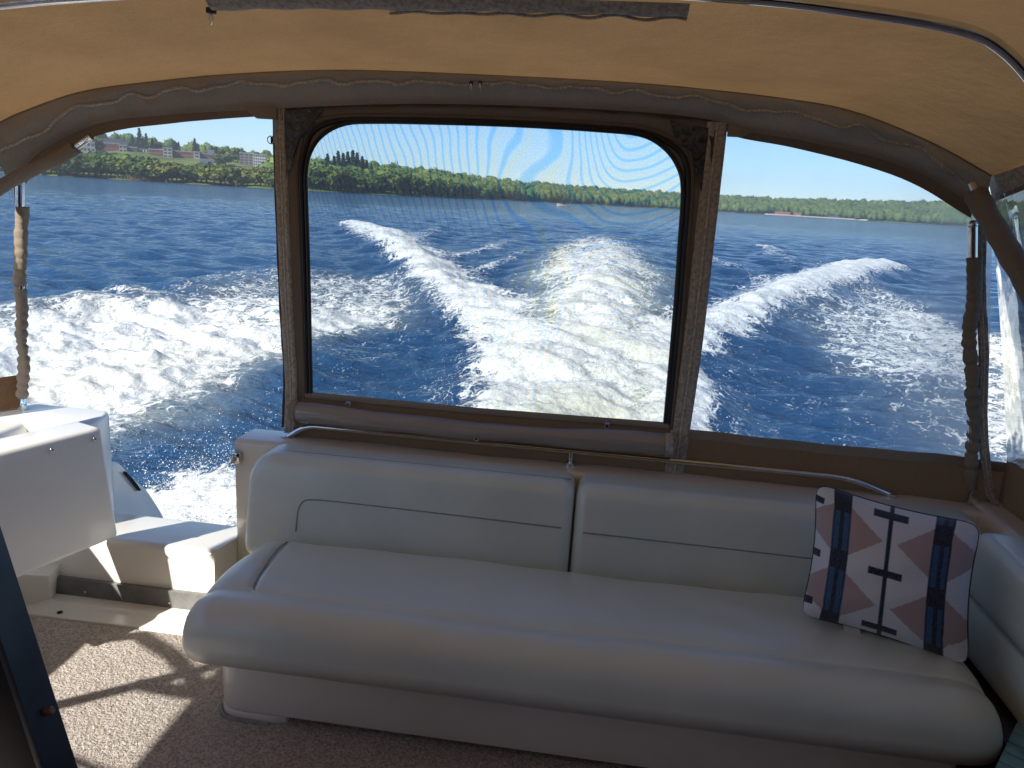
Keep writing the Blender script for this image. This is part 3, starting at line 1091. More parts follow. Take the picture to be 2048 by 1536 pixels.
def make_reeds():
    mb = MB()
    for _ in range(900):
        px = random.choice([random.gauss(292, 14), random.gauss(322, 8), random.gauss(275, 8)])
        a = azim(px)
        rr = shore(a) + random.uniform(-1, 3) + 4 * math.sin(a * 90)
        x, y = rr * math.sin(a), rr * math.cos(a)
        h = random.uniform(1.6, 2.9)
        w = 0.25
        lx, ly = random.uniform(-0.4, 0.4), random.uniform(-0.4, 0.4)
        mb.add([(x - w, y, WATER_Z - 0.1), (x + w, y, WATER_Z - 0.1), (x + lx, y + ly, WATER_Z + h)], [(0, 1, 2)])
        mb.add([(x, y - w, WATER_Z - 0.1), (x, y + w, WATER_Z - 0.1), (x + lx, y + ly, WATER_Z + h)], [(0, 1, 2)])
    o = mb.build('reeds', M['reed'], smooth=False)
    tag(o, 'tan dry reeds standing at the near shoreline', kind='stuff')


make_reeds()

# ---- buildings
M['brick'] = simple('red_brick', (0.20, 0.06, 0.042), 0.85, var=0.15, vscale=0.4)
M['concrete'] = simple('pale_concrete', (0.25, 0.24, 0.225), 0.8, var=0.1, vscale=0.2)
M['cream'] = simple('cream_render', (0.55, 0.50, 0.42), 0.8, var=0.1, vscale=0.2)
M['slate'] = simple('blue_grey_roof', (0.07, 0.085, 0.11), 0.6, var=0.15, vscale=0.3)
M['glass'] = simple('dark_window', (0.03, 0.045, 0.06), 0.15, var=0.2, vscale=0.5)
M['greydark'] = simple('brown_grey_panel', (0.14, 0.125, 0.115), 0.7, var=0.1, vscale=0.3)
M['whitewall'] = simple('white_wall', (0.34, 0.34, 0.33), 0.7, var=0.06, vscale=0.3)
M['redroof'] = simple('red_roof', (0.27, 0.11, 0.075), 0.7, var=0.15, vscale=0.5)


def building(name, px0, px1, py0, py1, dist, depth, wall, label, rows=3, cols=8, roof=None, gable=False, win='glass', cat='building'):
    A, B = far(px0, py1, dist), far(px1, py1, dist)
    ph = (py1 - py0) / FPX * dist * 1.01
    mid = (A + B) / 2
    w = np.linalg.norm((B - A)[:2])
    ang = math.atan2((B - A)[1], (B - A)[0])
    gz = min(mid[2], ground(math.atan2(mid[0], mid[1]), dist) + 6)
    base = min(gz, ground(math.atan2(mid[0], mid[1]), dist)) - 1.0
    top = mid[2] + ph
    e = empty(name, (mid[0], mid[1], base), label, cat, None)
    e.rotation_euler = (0, 0, ang)
    H = top - base

    def part(mb, nm, mt, par=e):
        o = mb.build(nm, mt, None, smooth=False)
        o.parent = par
        return o
    part(MB().box(-w / 2, w / 2, 0, depth, 0, H), 'wall', wall)
    if gable:
        p = [(-0.5, H - 0.05), (depth + 0.5, H - 0.05), (depth / 2, H + depth * 0.3)]
        part(MB().prism(p, 'x', -w / 2 - 0.4, w / 2 + 0.4), 'roof', roof or M['slate'])
    else:
        part(MB().box(-w / 2 - 0.25, w / 2 + 0.25, -0.25, depth + 0.25, H + 0.003, H + 0.55), 'roof', roof or M['concrete'])
    vis = top - max(mid[2], base)
    if rows and cols:
        fh = vis / rows
        cw = w / cols
        me = None
        for i in range(rows):
            for j in range(cols):
                zc = H - vis + (i + 0.55) * fh
                xc = -w / 2 + (j + 0.5) * cw
                if me is None:
                    o = part(MB().box(-cw * 0.32, cw * 0.32, -0.06, 0.05, -fh * 0.27, fh * 0.27), 'window', M[win])
                    me = o.data
                else:
                    o = bpy.data.objects.new('window', me)
                    COL.objects.link(o)
                    o.parent = e
                o.location = (xc, 0, zc)
    return e


D = 640
building('apartment_house', 119, 157, 296, 313, 600, 12, M['whitewall'], 'white low block at the foot of the hill, farthest from the tower', 2, 5)
building('brick_building', 143, 168, 288, 297, 640, 12, M['brick'], 'small red brick building above the white low block', 1, 4)
building('apartment_house', 167, 191, 291, 314, 600, 12, M['concrete'], 'pale block with red neighbour beside two dark trees', 3, 3)
building('brick_building', 168, 186, 286, 299, 625, 10, M['brick'], 'red brick building with pale block in front', 1, 3)
building('flat_roof_hall', 207, 257, 283, 297, 690, 16, M['slate'], 'dark blue flat roofed hall behind the red brick wing', 0, 0, roof=M['slate'])
building('brick_building', 195, 239, 291, 308, D, 14, M['brick'], 'long red brick wing below the dark blue hall', 2, 9)
building('stair_tower', 239, 254, 295, 312, D - 8, 10, M['concrete'], 'pale stair tower joining two red brick wings below the dark hall', 3, 2)
building('brick_building', 254, 275, 298, 311, D, 12, M['brick'], 'short red brick wing beside the pale stair tower', 2, 4)
building('tan_house', 275, 299, 301, 314, D + 10, 10, M['cream'], 'cream houses row between the red brick wings', 2, 4, roof=M['slate'])
building('brick_building', 299, 327, 303, 320, D - 10, 14, M['brick'], 'red brick wing beside the wide pale tower', 3, 6)
building('stair_tower', 327, 345, 301, 322, D - 16, 12, M['concrete'], 'wide pale tower between two red brick wings', 4, 2)
building('brick_building', 345, 388, 307, 326, D - 10, 14, M['brick'], 'longest red brick block between two pale towers', 3, 9)
building('stair_tower', 388, 400, 308, 328, D - 16, 10, M['concrete'], 'narrow pale tower at the end of the longest brick block', 4, 1)
building('brick_building', 400, 426, 311, 326, D - 8, 12, M['brick'], 'red brick block above the white gabled house', 2, 5)
building('domed_house', 416, 434, 309, 320, D + 30, 10, M['cream'], 'old cream house with dark pitched roof on the ridge', 1, 3, roof=M['slate'], gable=True)
building('white_house', 401, 415, 327, 336, 560, 9, M['whitewall'], 'white gabled house below the red brick block', 1, 3, roof=M['slate'], gable=True)
building('white_house', 415, 428, 328, 336, 565, 9, M['cream'], 'cream gabled house beside the white one below the brick block', 1, 2, roof=M['slate'], gable=True)
building('low_building', 457, 487, 333, 343, 590, 12, M['greydark'], 'low grey building at the foot of the tower block', 1, 6, roof=M['concrete'])
building('tower_block', 480, 507, 312, 345, 600, 14, M['greydark'], 'brown grey half of the tower block with few windows', 7, 3)
building('tower_block', 507, 533, 315, 349, 594, 14, M['whitewall'], 'pale gridded half of the tower block', 7, 6)
# houses among the trees of the right-hand shore
for q, lab in ((((1548, 1578), (429, 437)), 'red roofed house by the far sandy beach'), (((1586, 1600), (431, 438)), 'small red roofed hut beside the far beach house'),
               (((1655, 1676), (437, 443)), 'white boathouse at the far end of the sandy beach')):
    (x0, x1), (y0, y1) = q
    a = azim((x0 + x1) / 2)
    d = shore(a) + 9
    building('shore_house', x0, x1, y0, y1 + 3, d, 9, M['whitewall'] if 'white' in lab else M['cream'], lab, 1, 3, roof=M['redroof'] if 'red' in lab else M['slate'], gable=True, cat='house')
a = azim(1262 / 2.56 + 600)
building('shore_house', 1087, 1102, 405, 410, shore(a) + 8, 8, M['cream'], 'pale low shed on the shore behind the wake', 1, 2, roof=M['cream'], cat='house')

# ---- motor boat under way far astern
bd = 330.0
bp = far(1126, 414, bd)
boat = empty('motor_boat', (bp[0], bp[1], WATER_Z), 'small white motor boat with dark canopy crossing far astern', 'boat')
hull = MB()
secs = [(-2.6, 1.05, 0.75), (-1.5, 1.15, 0.8), (0.5, 1.1, 0.95), (1.8, 0.7, 1.1), (2.8, 0.05, 1.25)]
vs, fs = [], []
for x, w, h in secs:
    vs += [(x, -w, h), (x, -w * 0.75, 0.05), (x, 0, -0.25), (x, w * 0.75, 0.05), (x, w, h)]
for i in range(len(secs) - 1):
    for j in range(4):
        fs.append((i * 5 + j, (i + 1) * 5 + j, (i + 1) * 5 + j + 1, i * 5 + j + 1))
    fs.append((i * 5 + 4, (i + 1) * 5 + 4, (i + 1) * 5, i * 5))
fs.append((0, 1, 2, 3, 4))
for nm, mb, mt in (('hull', hull.add(vs, fs), M['whitewall']),
                   ('cabin', MB().hexa([(-0.9, -0.8, 0.85), (1.2, -0.8, 0.85), (1.2, 0.8, 0.85), (-0.9, 0.8, 0.85), (-0.8, -0.7, 1.75), (0.5, -0.7, 1.75), (0.5, 0.7, 1.75), (-0.8, 0.7, 1.75)]), M['glass']),
                   ('canopy', MB().box(-1.2, 0.7, -0.85, 0.85, 1.76, 1.86), M['slate'])):
    o = mb.build(nm, mt, None, smooth=False)
    o.parent = boat
boat.rotation_euler = (0, 0, math.radians(200))

# ================================================================== COCKPIT
def arch(tab, n=60):
    """smooth x-z curve from a table of points"""
    return smooth_path(tab, 6)


def rounded(poly, r, n=5):
    """round the corners of a 2-D polygon; r a number or one per corner"""
    out = []
    m = len(poly)
    rs = r if hasattr(r, '__len__') else [r] * m
    for i in range(m):
        p = np.array(poly[i], float)
        a = np.array(poly[i - 1], float) - p
        b = np.array(poly[(i + 1) % m], float) - p
        la, lb = np.linalg.norm(a), np.linalg.norm(b)
        q = min(rs[i], la * 0.49, lb * 0.49)
        if q < 1e-4:
            out.append(tuple(p)); continue
        s, e = p + a / la * q, p + b / lb * q
        for k in range(n + 1):
            t = k / n
            out.append(tuple((1 - t) ** 2 * s + 2 * t * (1 - t) * p + t * t * e))
    return out


def inset(poly, d):
    """move a closed counter-clockwise outline inwards"""
    P = np.array(poly, float)
    nx = np.roll(P, -1, 0) - np.roll(P, 1, 0)
    L = np.linalg.norm(nx, axis=1)[:, None] + 1e-9
    nrm = np.stack([-nx[:, 1], nx[:, 0]], 1) / L
    return P + nrm * d


def ccw(poly):
    P = np.array(poly)
    ar = np.sum(P[:, 0] * np.roll(P[:, 1], -1) - np.roll(P[:, 0], -1) * P[:, 1])
    return poly if ar > 0 else poly[::-1]


def pad(outline, thick, er, puff, fn, seg=6):
    """cushion: outline (u,v) with rounded edge er; fn(u,v,w) maps to the room, w = height off the back"""
    outline = ccw(outline)
    rings = [(0.0, 0.0)]
    for k in range(seg + 1):
        th = PI / 2 * k / seg
        rings.append((er * (1 - math.cos(th)), thick - er + er * math.sin(th)))
    mb = MB()
    vs, n = [], len(outline)
    for d, w in rings:
        for (u, v) in inset(outline, d): vs.append((u, v, w))
    last = np.array(inset(outline, er))
    c = last.mean(0)
    inn = [0.9, 0.75, 0.55, 0.35, 0.15]
    for s in inn:
        for q in last:
            p = c + (q - c) * s
            vs.append((p[0], p[1], thick + puff * (1 - s ** 3)))
    vs.append((c[0], c[1], thick + puff))
    nr = len(rings) + len(inn)
    fs = []
    for i in range(nr - 1):
        for k in range(n):
            fs.append((i * n + k, i * n + (k + 1) % n, (i + 1) * n + (k + 1) % n, (i + 1) * n + k))
    ce = len(vs) - 1
    for k in range(n): fs.append(((nr - 1) * n + k, (nr - 1) * n + (k + 1) % n, ce))
    fs.append(tuple(range(n))[::-1])
    mb.add([fn(*p) for p in vs], fs)
    return mb


# ---- shell
shell = empty('cockpit_shell', (-0.5, 2.6, 0), 'cream fibreglass boat cockpit with transom wall, door sill and gunwales', 'boat')
# transom wall behind the bench
sec = rounded([(2.80, -0.40), (2.80, 0.690), (3.02, 0.680), (3.06, -0.40)], [0, 0.028, 0.05, 0], 6)
MB().prism(sec, 'x', -1.435, 1.50).build('transom_wall', M['gelcoat'], shell, bevel=0.0)
# sill of the door opening: rounded step
sec = rounded([(2.60, -0.05), (2.615, 0.285), (2.98, 0.235), (3.02, -0.40)], [0, 0.03, 0.05, 0], 6)
MB().prism(sec, 'x', -2.30, -1.4372).build('door_sill', M['gelcoat'], shell)
MB().box(-2.14, -1.19, 2.588, 2.609, 0.022, 0.105).build('kick_plate', M['greystrip'], shell, bevel=0.002)
for x in (-1.98, -1.62):
    MB().ball((x, 2.587, 0.055), 0.006, 8, 5).build('screw', M['steel'], shell)
# lip of the sole in front of the sill
sec = rounded([(2.455, -0.05), (2.46, 0.012), (2.52, 0.018), (2.535, 0.030), (2.64, 0.034), (2.64, -0.05)], [0, 0.006, 0.01, 0.01, 0, 0], 4)
MB().prism(sec, 'x', -2.32, -1.17).build('floor_lip', M['gelcoat'], shell)
MB().ball((-2.02, 2.486, 0.017), 0.011, 10, 5, (1, 1, 0.4)).build('drain', M['dark'], shell)
# deck under everything
MB().box(-2.30, 1.45, -2.2, 2.78, -0.10, -0.004).build('deck', M['gelcoat'], shell)
# block closing the sill on the hinge side
MB().hexa([(-2.32, 2.44, 0.0), (-2.11, 2.56, 0.0), (-2.13, 2.62, 0.0), (-2.32, 2.62, 0.0),
           (-2.32, 2.40, 0.20), (-2.06, 2.50, 0.16), (-2.10, 2.62, 0.16), (-2.32, 2.62, 0.20)]).build('hinge_block', M['gelcoat'], shell, bevel=0.008)
# gunwales
sec = rounded([(-2.30, -0.1), (-2.34, 0.60), (-2.36, 0.672), (-2.66, 0.655), (-2.72, 0.30), (-2.66, -0.5)], [0, 0.02, 0.03, 0.06, 0.04, 0], 5)
MB().prism(sec, 'y', -2.4, 3.02).build('gunwale', M['gelwhite'], shell)
p = rounded([(-2.66, 2.80), (-2.14, 2.80), (-2.10, 2.88), (-2.14, 3.06), (-2.66, 3.06)], [0, 0.04, 0.04, 0.06, 0.05], 4)
MB().prism(p, 'z', 0.20, 0.676).build('quarter_coaming', M['gelwhite'], shell, bevel=0.02, seg=3)
p = [(-2.60, 2.50), (-2.24, 2.52), (-2.20, 2.797), (-2.60, 2.797)]
MB().prism(p, 'z', 0.2, 0.612).build('coaming_step', M['gelwhite'], shell, bevel=0.02, seg=3)
sec = rounded([(1.37, -0.1), (1.40, 0.60), (1.42, 0.70), (1.74, 0.675), (1.80, 0.30), (1.74, -0.5)], [0, 0.02, 0.04, 0.06, 0.04, 0], 5)
MB().prism(sec, 'y', -2.4, 3.06).build('gunwale', M['gelcoat'], shell)
# hull skin below, outside
MB().hexa([(-2.55, -2.4, -1.2), (1.62, -2.4, -1.2), (1.62, 3.0, -1.2), (-2.55, 3.0, -1.2),
           (-2.60, -2.4, -0.15), (1.68, -2.4, -0.15), (1.68, 3.02, -0.15), (-2.60, 3.02, -0.15)]).build('hull', M['gelwhite'], shell)
# wing of the transom beyond the door
prof = smooth_path([(3.03, 0.43), (3.10, 0.41), (3.20, 0.30), (3.30, 0.20), (3.42, 0.02), (3.50, -0.15)], 5)
poly = [tuple(q) for q in prof] + [(3.50, -0.45), (3.03, -0.45)]
MB().prism(poly, 'x', -2.36, -2.15).build('transom_wing', M['gelwhite'], shell, bevel=0.018, seg=3)
MB().tube(smooth_path([(-2.143, 3.12, 0.36), (-2.141, 3.17, 0.30), (-2.143, 3.22, 0.235)], 5), [0.012] * 11, 8, flat=0.5).build('cleat_slot', M['dark'], shell)
MB().box(-2.4, 1.5, -1.16, -1.10, -0.1, 2.0).build('shading_bulkhead', M['blackpanel'], shell, bevel=0.01)  # unseen black wall behind the camera, added to keep light off the bench front
# striker on the end of the transom wall
st = MB().box(-1.447, -1.405, 2.778, 2.80, 0.592, 0.640).build('latch_striker', M['steel'], shell, bevel=0.006)
MB().tube([(-1.425, 2.77, 0.601), (-1.425, 2.758, 0.616), (-1.425, 2.77, 0.631)], 0.005, 8).build('latch_bow', M['steel'], st)

# ---- carpet
mb = MB()
nx, ny = 60, 60
out = [(-2.26, 2.450), (-1.16, 2.450), (-1.10, 2.12), (1.34, 2.12), (1.34, -1.9), (-2.26, -1.9)]
mb.prism(out, 'z', -0.002, 0.011)
o = mb.build('carpet', M['carpet'], None, bevel=0.004)
tag(o, 'beige speckled cut pile carpet on the cockpit floor', 'carpet')

# ---- transom door, swung open and inwards
door = empty('transom_door', (-1.83, 2.55, 0.33), 'thick white transom door swung open, screws along its top edge', 'door')
A, B = np.array([-1.829, 2.55]), np.array([-2.06, 1.95])        # inboard edge at the top
A2, B2 = np.array([-1.795, 2.555]), np.array([-2.00, 1.91])     # inboard edge at the bottom
nrm = np.array([-0.93, 0.36])
W = 0.155
pts = [(*A2, 0.332), (*B2, 0.332), (*(B2 + nrm * W), 0.332), (*(A2 + nrm * (W - 0.02) + (0.0, 0.02)), 0.332),
       (*A, 0.776), (*B, 0.776), (*(B + nrm * W), 0.776), (*(A + nrm * W), 0.776)]
MB().hexa(pts).build('panel', M['gelwhite'], door, bevel=0.018, seg=4)
d = (B - A) / np.linalg.norm(B - A)
for s in (0.04, 0.20, 0.39, 0.58):
    q = A + d * s + np.array([0.007, -0.002])
    sc = MB().ball((q[0], q[1], 0.742), 0.0085, 10, 6, (0.8, 0.8, 1)).build('screw', M['steel'], door)
    MB().ball((q[0] + 0.0045, q[1] - 0.001, 0.742), 0.0045, 8, 4, (0.8, 0.8, 1)).build('screw_slot', M['dark'], sc)
MB().tube([(-1.90, 2.585, 0.34), (-1.90, 2.585, 0.74)], 0.010, 10).build('hinge', M['steel'], door)

# ---- bench
bench = empty('bench_seat', (0.0, 2.1, 0), 'long cream vinyl bench seat across the stern with two back cushions', 'bench')


def bench_base():
    mb = MB()
    # plan outline with rounded left end; upper body and recessed toe space
    up = rounded([(-1.145, 2.78), (-1.145, 2.045), (1.12, 2.045), (1.12, 2.78)], [0, 0.10, 0.03, 0], 8)
    mb.prism(up, 'z', 0.040, 0.31)
    return mb


bench_base().build('base', M['gelcoat'], bench, bevel=0.006)
foot = rounded([(-1.145, 2.6), (-1.145, 2.0452), (-0.955, 2.0452), (-0.905, 2.06), (-0.905, 2.6)], [0, 0.10, 0.01, 0.0, 0], 8)
MB().prism(foot, 'z', 0.0, 0.038).build('base_foot', M['gelcoat'], bench, bevel=0.004)
MB().box(-0.903, 1.10, 2.115, 2.16, 0.0, 0.038).build('toe_board', M['greystrip'], bench, bevel=0.003)
MB().tube([(*q, 0.012) for q in rounded([(-1.152, 2.5), (-1.152, 2.038), (-0.955, 2.038)], [0, 0.10, 0], 8)], 0.007, 8).build('base_trim', M['piping'], bench)
sn = MB().tube([(-0.06, 2.046, 0.215), (-0.06, 2.038, 0.215)], [0.013, 0.011], 14).build('snap_button', M['steel'], bench)
MB().tube([(-0.06, 2.039, 0.215), (-0.06, 2.036, 0.215)], 0.006, 10).build('snap_hole', M['dark'], sn)

# seat cushion: section swept along x, ends rolled over
TOPC = [(1.905, 0.335), (1.913, 0.400), (1.945, 0.450), (1.995, 0.470), (2.040, 0.4655), (2.060, 0.4605), (2.082, 0.4665), (2.15, 0.4725), (2.30, 0.463), (2.45, 0.440), (2.50, 0.427)]
sec = [(1.965, 0.272), (1.928, 0.283)] + [tuple(q) for q in smooth_path(TOPC, 5)] + [(2.50, 0.275)]
sec = ccw(sec)


def swept(sec, x0, x1, r0_, r1_, n=14, sq=2.0):
    xs, ins = [], []
    for k in range(n + 1):
        th = PI / 2 * k / n
        xs.append(x0 + r0_ * (1 - math.sin(PI / 2 - th) if False else 1 - math.cos(th)))
        ins.append(r0_ * (1 - math.sin(th)))
    mids = np.unique(np.concatenate([np.linspace(x0 + r0_, x1 - r1_, 40)[1:-1], np.linspace(-1.088, -0.96, 40)]))
    for q in mids:
        xs.append(q); ins.append(0)
    for k in range(n + 1):
        th = PI / 2 * (1 - k / n)
        xs.append(x1 - r1_ * (1 - math.cos(th)))
        ins.append(r1_ * (1 - math.sin(th)))
    P = np.array(sec)
    c = np.array([P[:, 0].mean(), P[:, 1].mean() - 0.03])
    vs = []
    hy, hz = np.ptp(P[:, 0]) / 2, np.ptp(P[:, 1]) / 2
    for x, d in zip(xs, ins):
        d = d * 0.98
        for (a, b) in P:
            # pull only the front and the top in, the foot stays put
            fy = (c[0] - a) / hy
            fz = max(0.0, (b - 0.275) / (2 * hz))
            dy = d * max(0.0, fy) * 0.9
            dz = -d * fz * 0.85
            wob = 0.0035 * math.sin(x * 5.3 + a * 9) + 0.002 * math.sin(x * 17 + a * 21)
            gr = -0.009 * math.exp(-((x + 1.018 + 0.16 * (a - 2.06)) / 0.013) ** 2) * float(np.clip((a - 2.05) / 0.03, 0, 1)) if b > 0.4 else 0
            vs.append((x, a + dy, b + dz + gr + (wob if b > 0.35 else 0)))
    m = len(sec)
    fs = []
    for i in range(len(xs) - 1):
        for k in range(m):
            fs.append((i * m + k, i * m + (k + 1) % m, (i + 1) * m + (k + 1) % m, (i + 1) * m + k))
    fs += [tuple(range(m)), tuple(range((len(xs) - 1) * m, len(xs) * m))[::-1]]
    return MB().add(vs, fs)


seat = swept(sec, -1.19, 1.175, 0.10, 0.13).build('seat_cushion', M['vinyl'], bench, angle=60)


def seat_top(x, y):
    q = smooth_path(TOPC, 5)
    return float(np.interp(y, [p[0] for p in q[15:]], [p[1] for p in q[15:]]))


pl = smooth_path([(-0.90, 2.0605), (-0.985, 2.063), (-1.014, 2.078), (-1.026, 2.12), (-1.048, 2.25), (-1.070, 2.39), (-1.075, 2.47)], 6)
MB().tube([(q[0], q[1], seat_top(*q) - 0.0045 + (0.003 if q[0] < -1.0 else 0)) for q in pl], 0.0036, 6).build('piping', M['piping'], bench)
# seam on the rolled end of the seat
def end_pt(x, z):
    return None
MB().tube(smooth_path([(-1.158, 2.42, 0.395), (-1.165, 2.15, 0.400), (-1.150, 2.02, 0.380), (-1.118, 1.948, 0.355), (-1.095, 1.925, 0.32), (-1.09, 1.945, 0.275)], 6), 0.0035, 6).build('seam', M['piping'], bench)


# back cushions lean on the transom wall
def back_fn(u, v, w):
    y = 2.70 + (v - 0.30) * 0.20 - w
    return (u, y, v)


def back(x0, x1, r_tl, name):
    top0 = 0.704
    o = rounded([(x0, 0.30), (x1, 0.30), (x1, top0), (x0, top0)], [0.062, 0.062, 0.062, r_tl], 9)
    return pad(o, 0.150, 0.048, 0.003, back_fn, 9).build(name, M['vinyl'], bench, angle=70)


bL = back(-1.300, -0.0535, 0.13, 'backrest')
bR = back(-0.0465, 1.36, 0.062, 'backrest')


def on_back(u, v): return back_fn(u, v, 0.1525)


MB().tube([on_back(*q) for q in smooth_path([(-1.085, 0.43), (-1.083, 0.50), (-1.070, 0.537), (-1.035, 0.553), (-0.9, 0.556), (-0.5, 0.553), (-0.09, 0.548)], 6)], 0.0028, 6).build('piping', M['piping'], bL)
MB().tube([on_back(*q) for q in smooth_path([(-0.01, 0.54), (0.4, 0.538), (0.9, 0.534), (1.25, 0.53)], 6)], 0.0028, 6).build('piping', M['piping'], bR)
edge = rounded([(-1.296, 0.32), (-1.296, 0.702), (-0.07, 0.702)], [0, 0.13, 0], 8)
MB().tube([back_fn(q[0], q[1], 0.088) for q in edge], 0.003, 6).build('edge_piping', M['piping'], bL)

# ---- bench along the right-hand side
side = empty('side_bench', (1.3, 1.5, 0), 'cream vinyl side bench back along the right wall beside the pillow', 'bench')


def side_fn(u, v, w): return (1.375 - w - (v - 0.5) * -0.05, u, v)


pad(rounded([(0.2, 0.515), (2.56, 0.515), (2.54, 0.735), (0.2, 0.735)], [0.06, 0.06, 0.06, 0.06], 7), 0.13, 0.048, 0.004, side_fn).build('backrest', M['vinyl'], side, angle=70)
pad(rounded([(0.2, 0.33), (2.50, 0.33), (2.52, 0.508), (0.2, 0.508)], [0.045, 0.045, 0.045, 0.045], 6), 0.115, 0.03, 0.004, side_fn).build('lower_pad', M['vinyl'], side, angle=70)
MB().prism([(1.19, 2.02), (1.19, 0.2), (1.34, 0.2), (1.34, 2.78), (1.23, 2.5)], 'z', 0.012, 0.325).build('front_panel', M['oxblood'], side, bevel=0.006)

# ---- blue slatted board
board = empty('slatted_board', (1.25, 1.8, 0.34), 'pale blue painted slatted board at the end of the bench', 'board')
e0, e1 = np.array([1.092, 1.843]), np.array([1.302, 2.133])
ud = (e1 - e0) / np.linalg.norm(e1 - e0)
vd = np.array([ud[1], -ud[0]])
st0 = e1 + ud * 0.01
for i in range(13):
    a = st0 - ud * (0.055 * i)
    b = st0 - ud * (0.055 * i + 0.0505)
    p = [tuple(a), tuple(a + vd * 0.6), tuple(b + vd * 0.6), tuple(b)]
    MB().prism(p, 'z', 0.332, 0.35).build('slat', M['teal'], board, bevel=0.002)
for off in (0.08, 0.45):
    a, b = st0 + vd * off, st0 - ud * 0.70 + vd * off
    p = [tuple(a), tuple(a + vd * 0.05), tuple(b + vd * 0.05), tuple(b)]
    MB().prism(p, 'z', 0.30, 0.3318).build('batten', M['dark'], board)
for s in (0.06, 0.62):
    for off in (0.10, 0.47):
        c = st0 - ud * s + vd * off
        MB().tube([(c[0], c[1], 0.012), (c[0], c[1], 0.30)], 0.016, 8).build('leg', M['dark'], board)

# ---- black upright panel at the left
bp_ = empty('black_panel', (-1.3, 1.2, 0), 'tall black panel edge leaning beside the sunlit carpet', 'panel')
pts = [(-1.30, 1.16, 0.012), (-0.893, 1.16, 0.012), (-0.893, 1.22, 0.012), (-1.30, 1.22, 0.012),
       (-1.30, 1.16, 1.04), (-1.125, 1.16, 1.04), (-1.125, 1.22, 1.04), (-1.30, 1.22, 1.04)]
MB().hexa(pts).build('board', M['blackpanel'], bp_, bevel=0.006)
pts = [(-0.889, 1.15, 0.012), (-0.871, 1.15, 0.012), (-0.871, 1.226, 0.012), (-0.889, 1.226, 0.012),
       (-1.121, 1.15, 1.045), (-1.103, 1.15, 1.045), (-1.103, 1.226, 1.045), (-1.121, 1.226, 1.045)]
MB().hexa(pts).build('edge_strip', M['panel_edge'], bp_, bevel=0.004)
MB().tube([(-1.018, 1.19, 0.672), (-1.006, 1.19, 0.675), (-1.000, 1.19, 0.678)], [0.008, 0.010, 0.006], 10).build('knob', M['brass'], bp_)

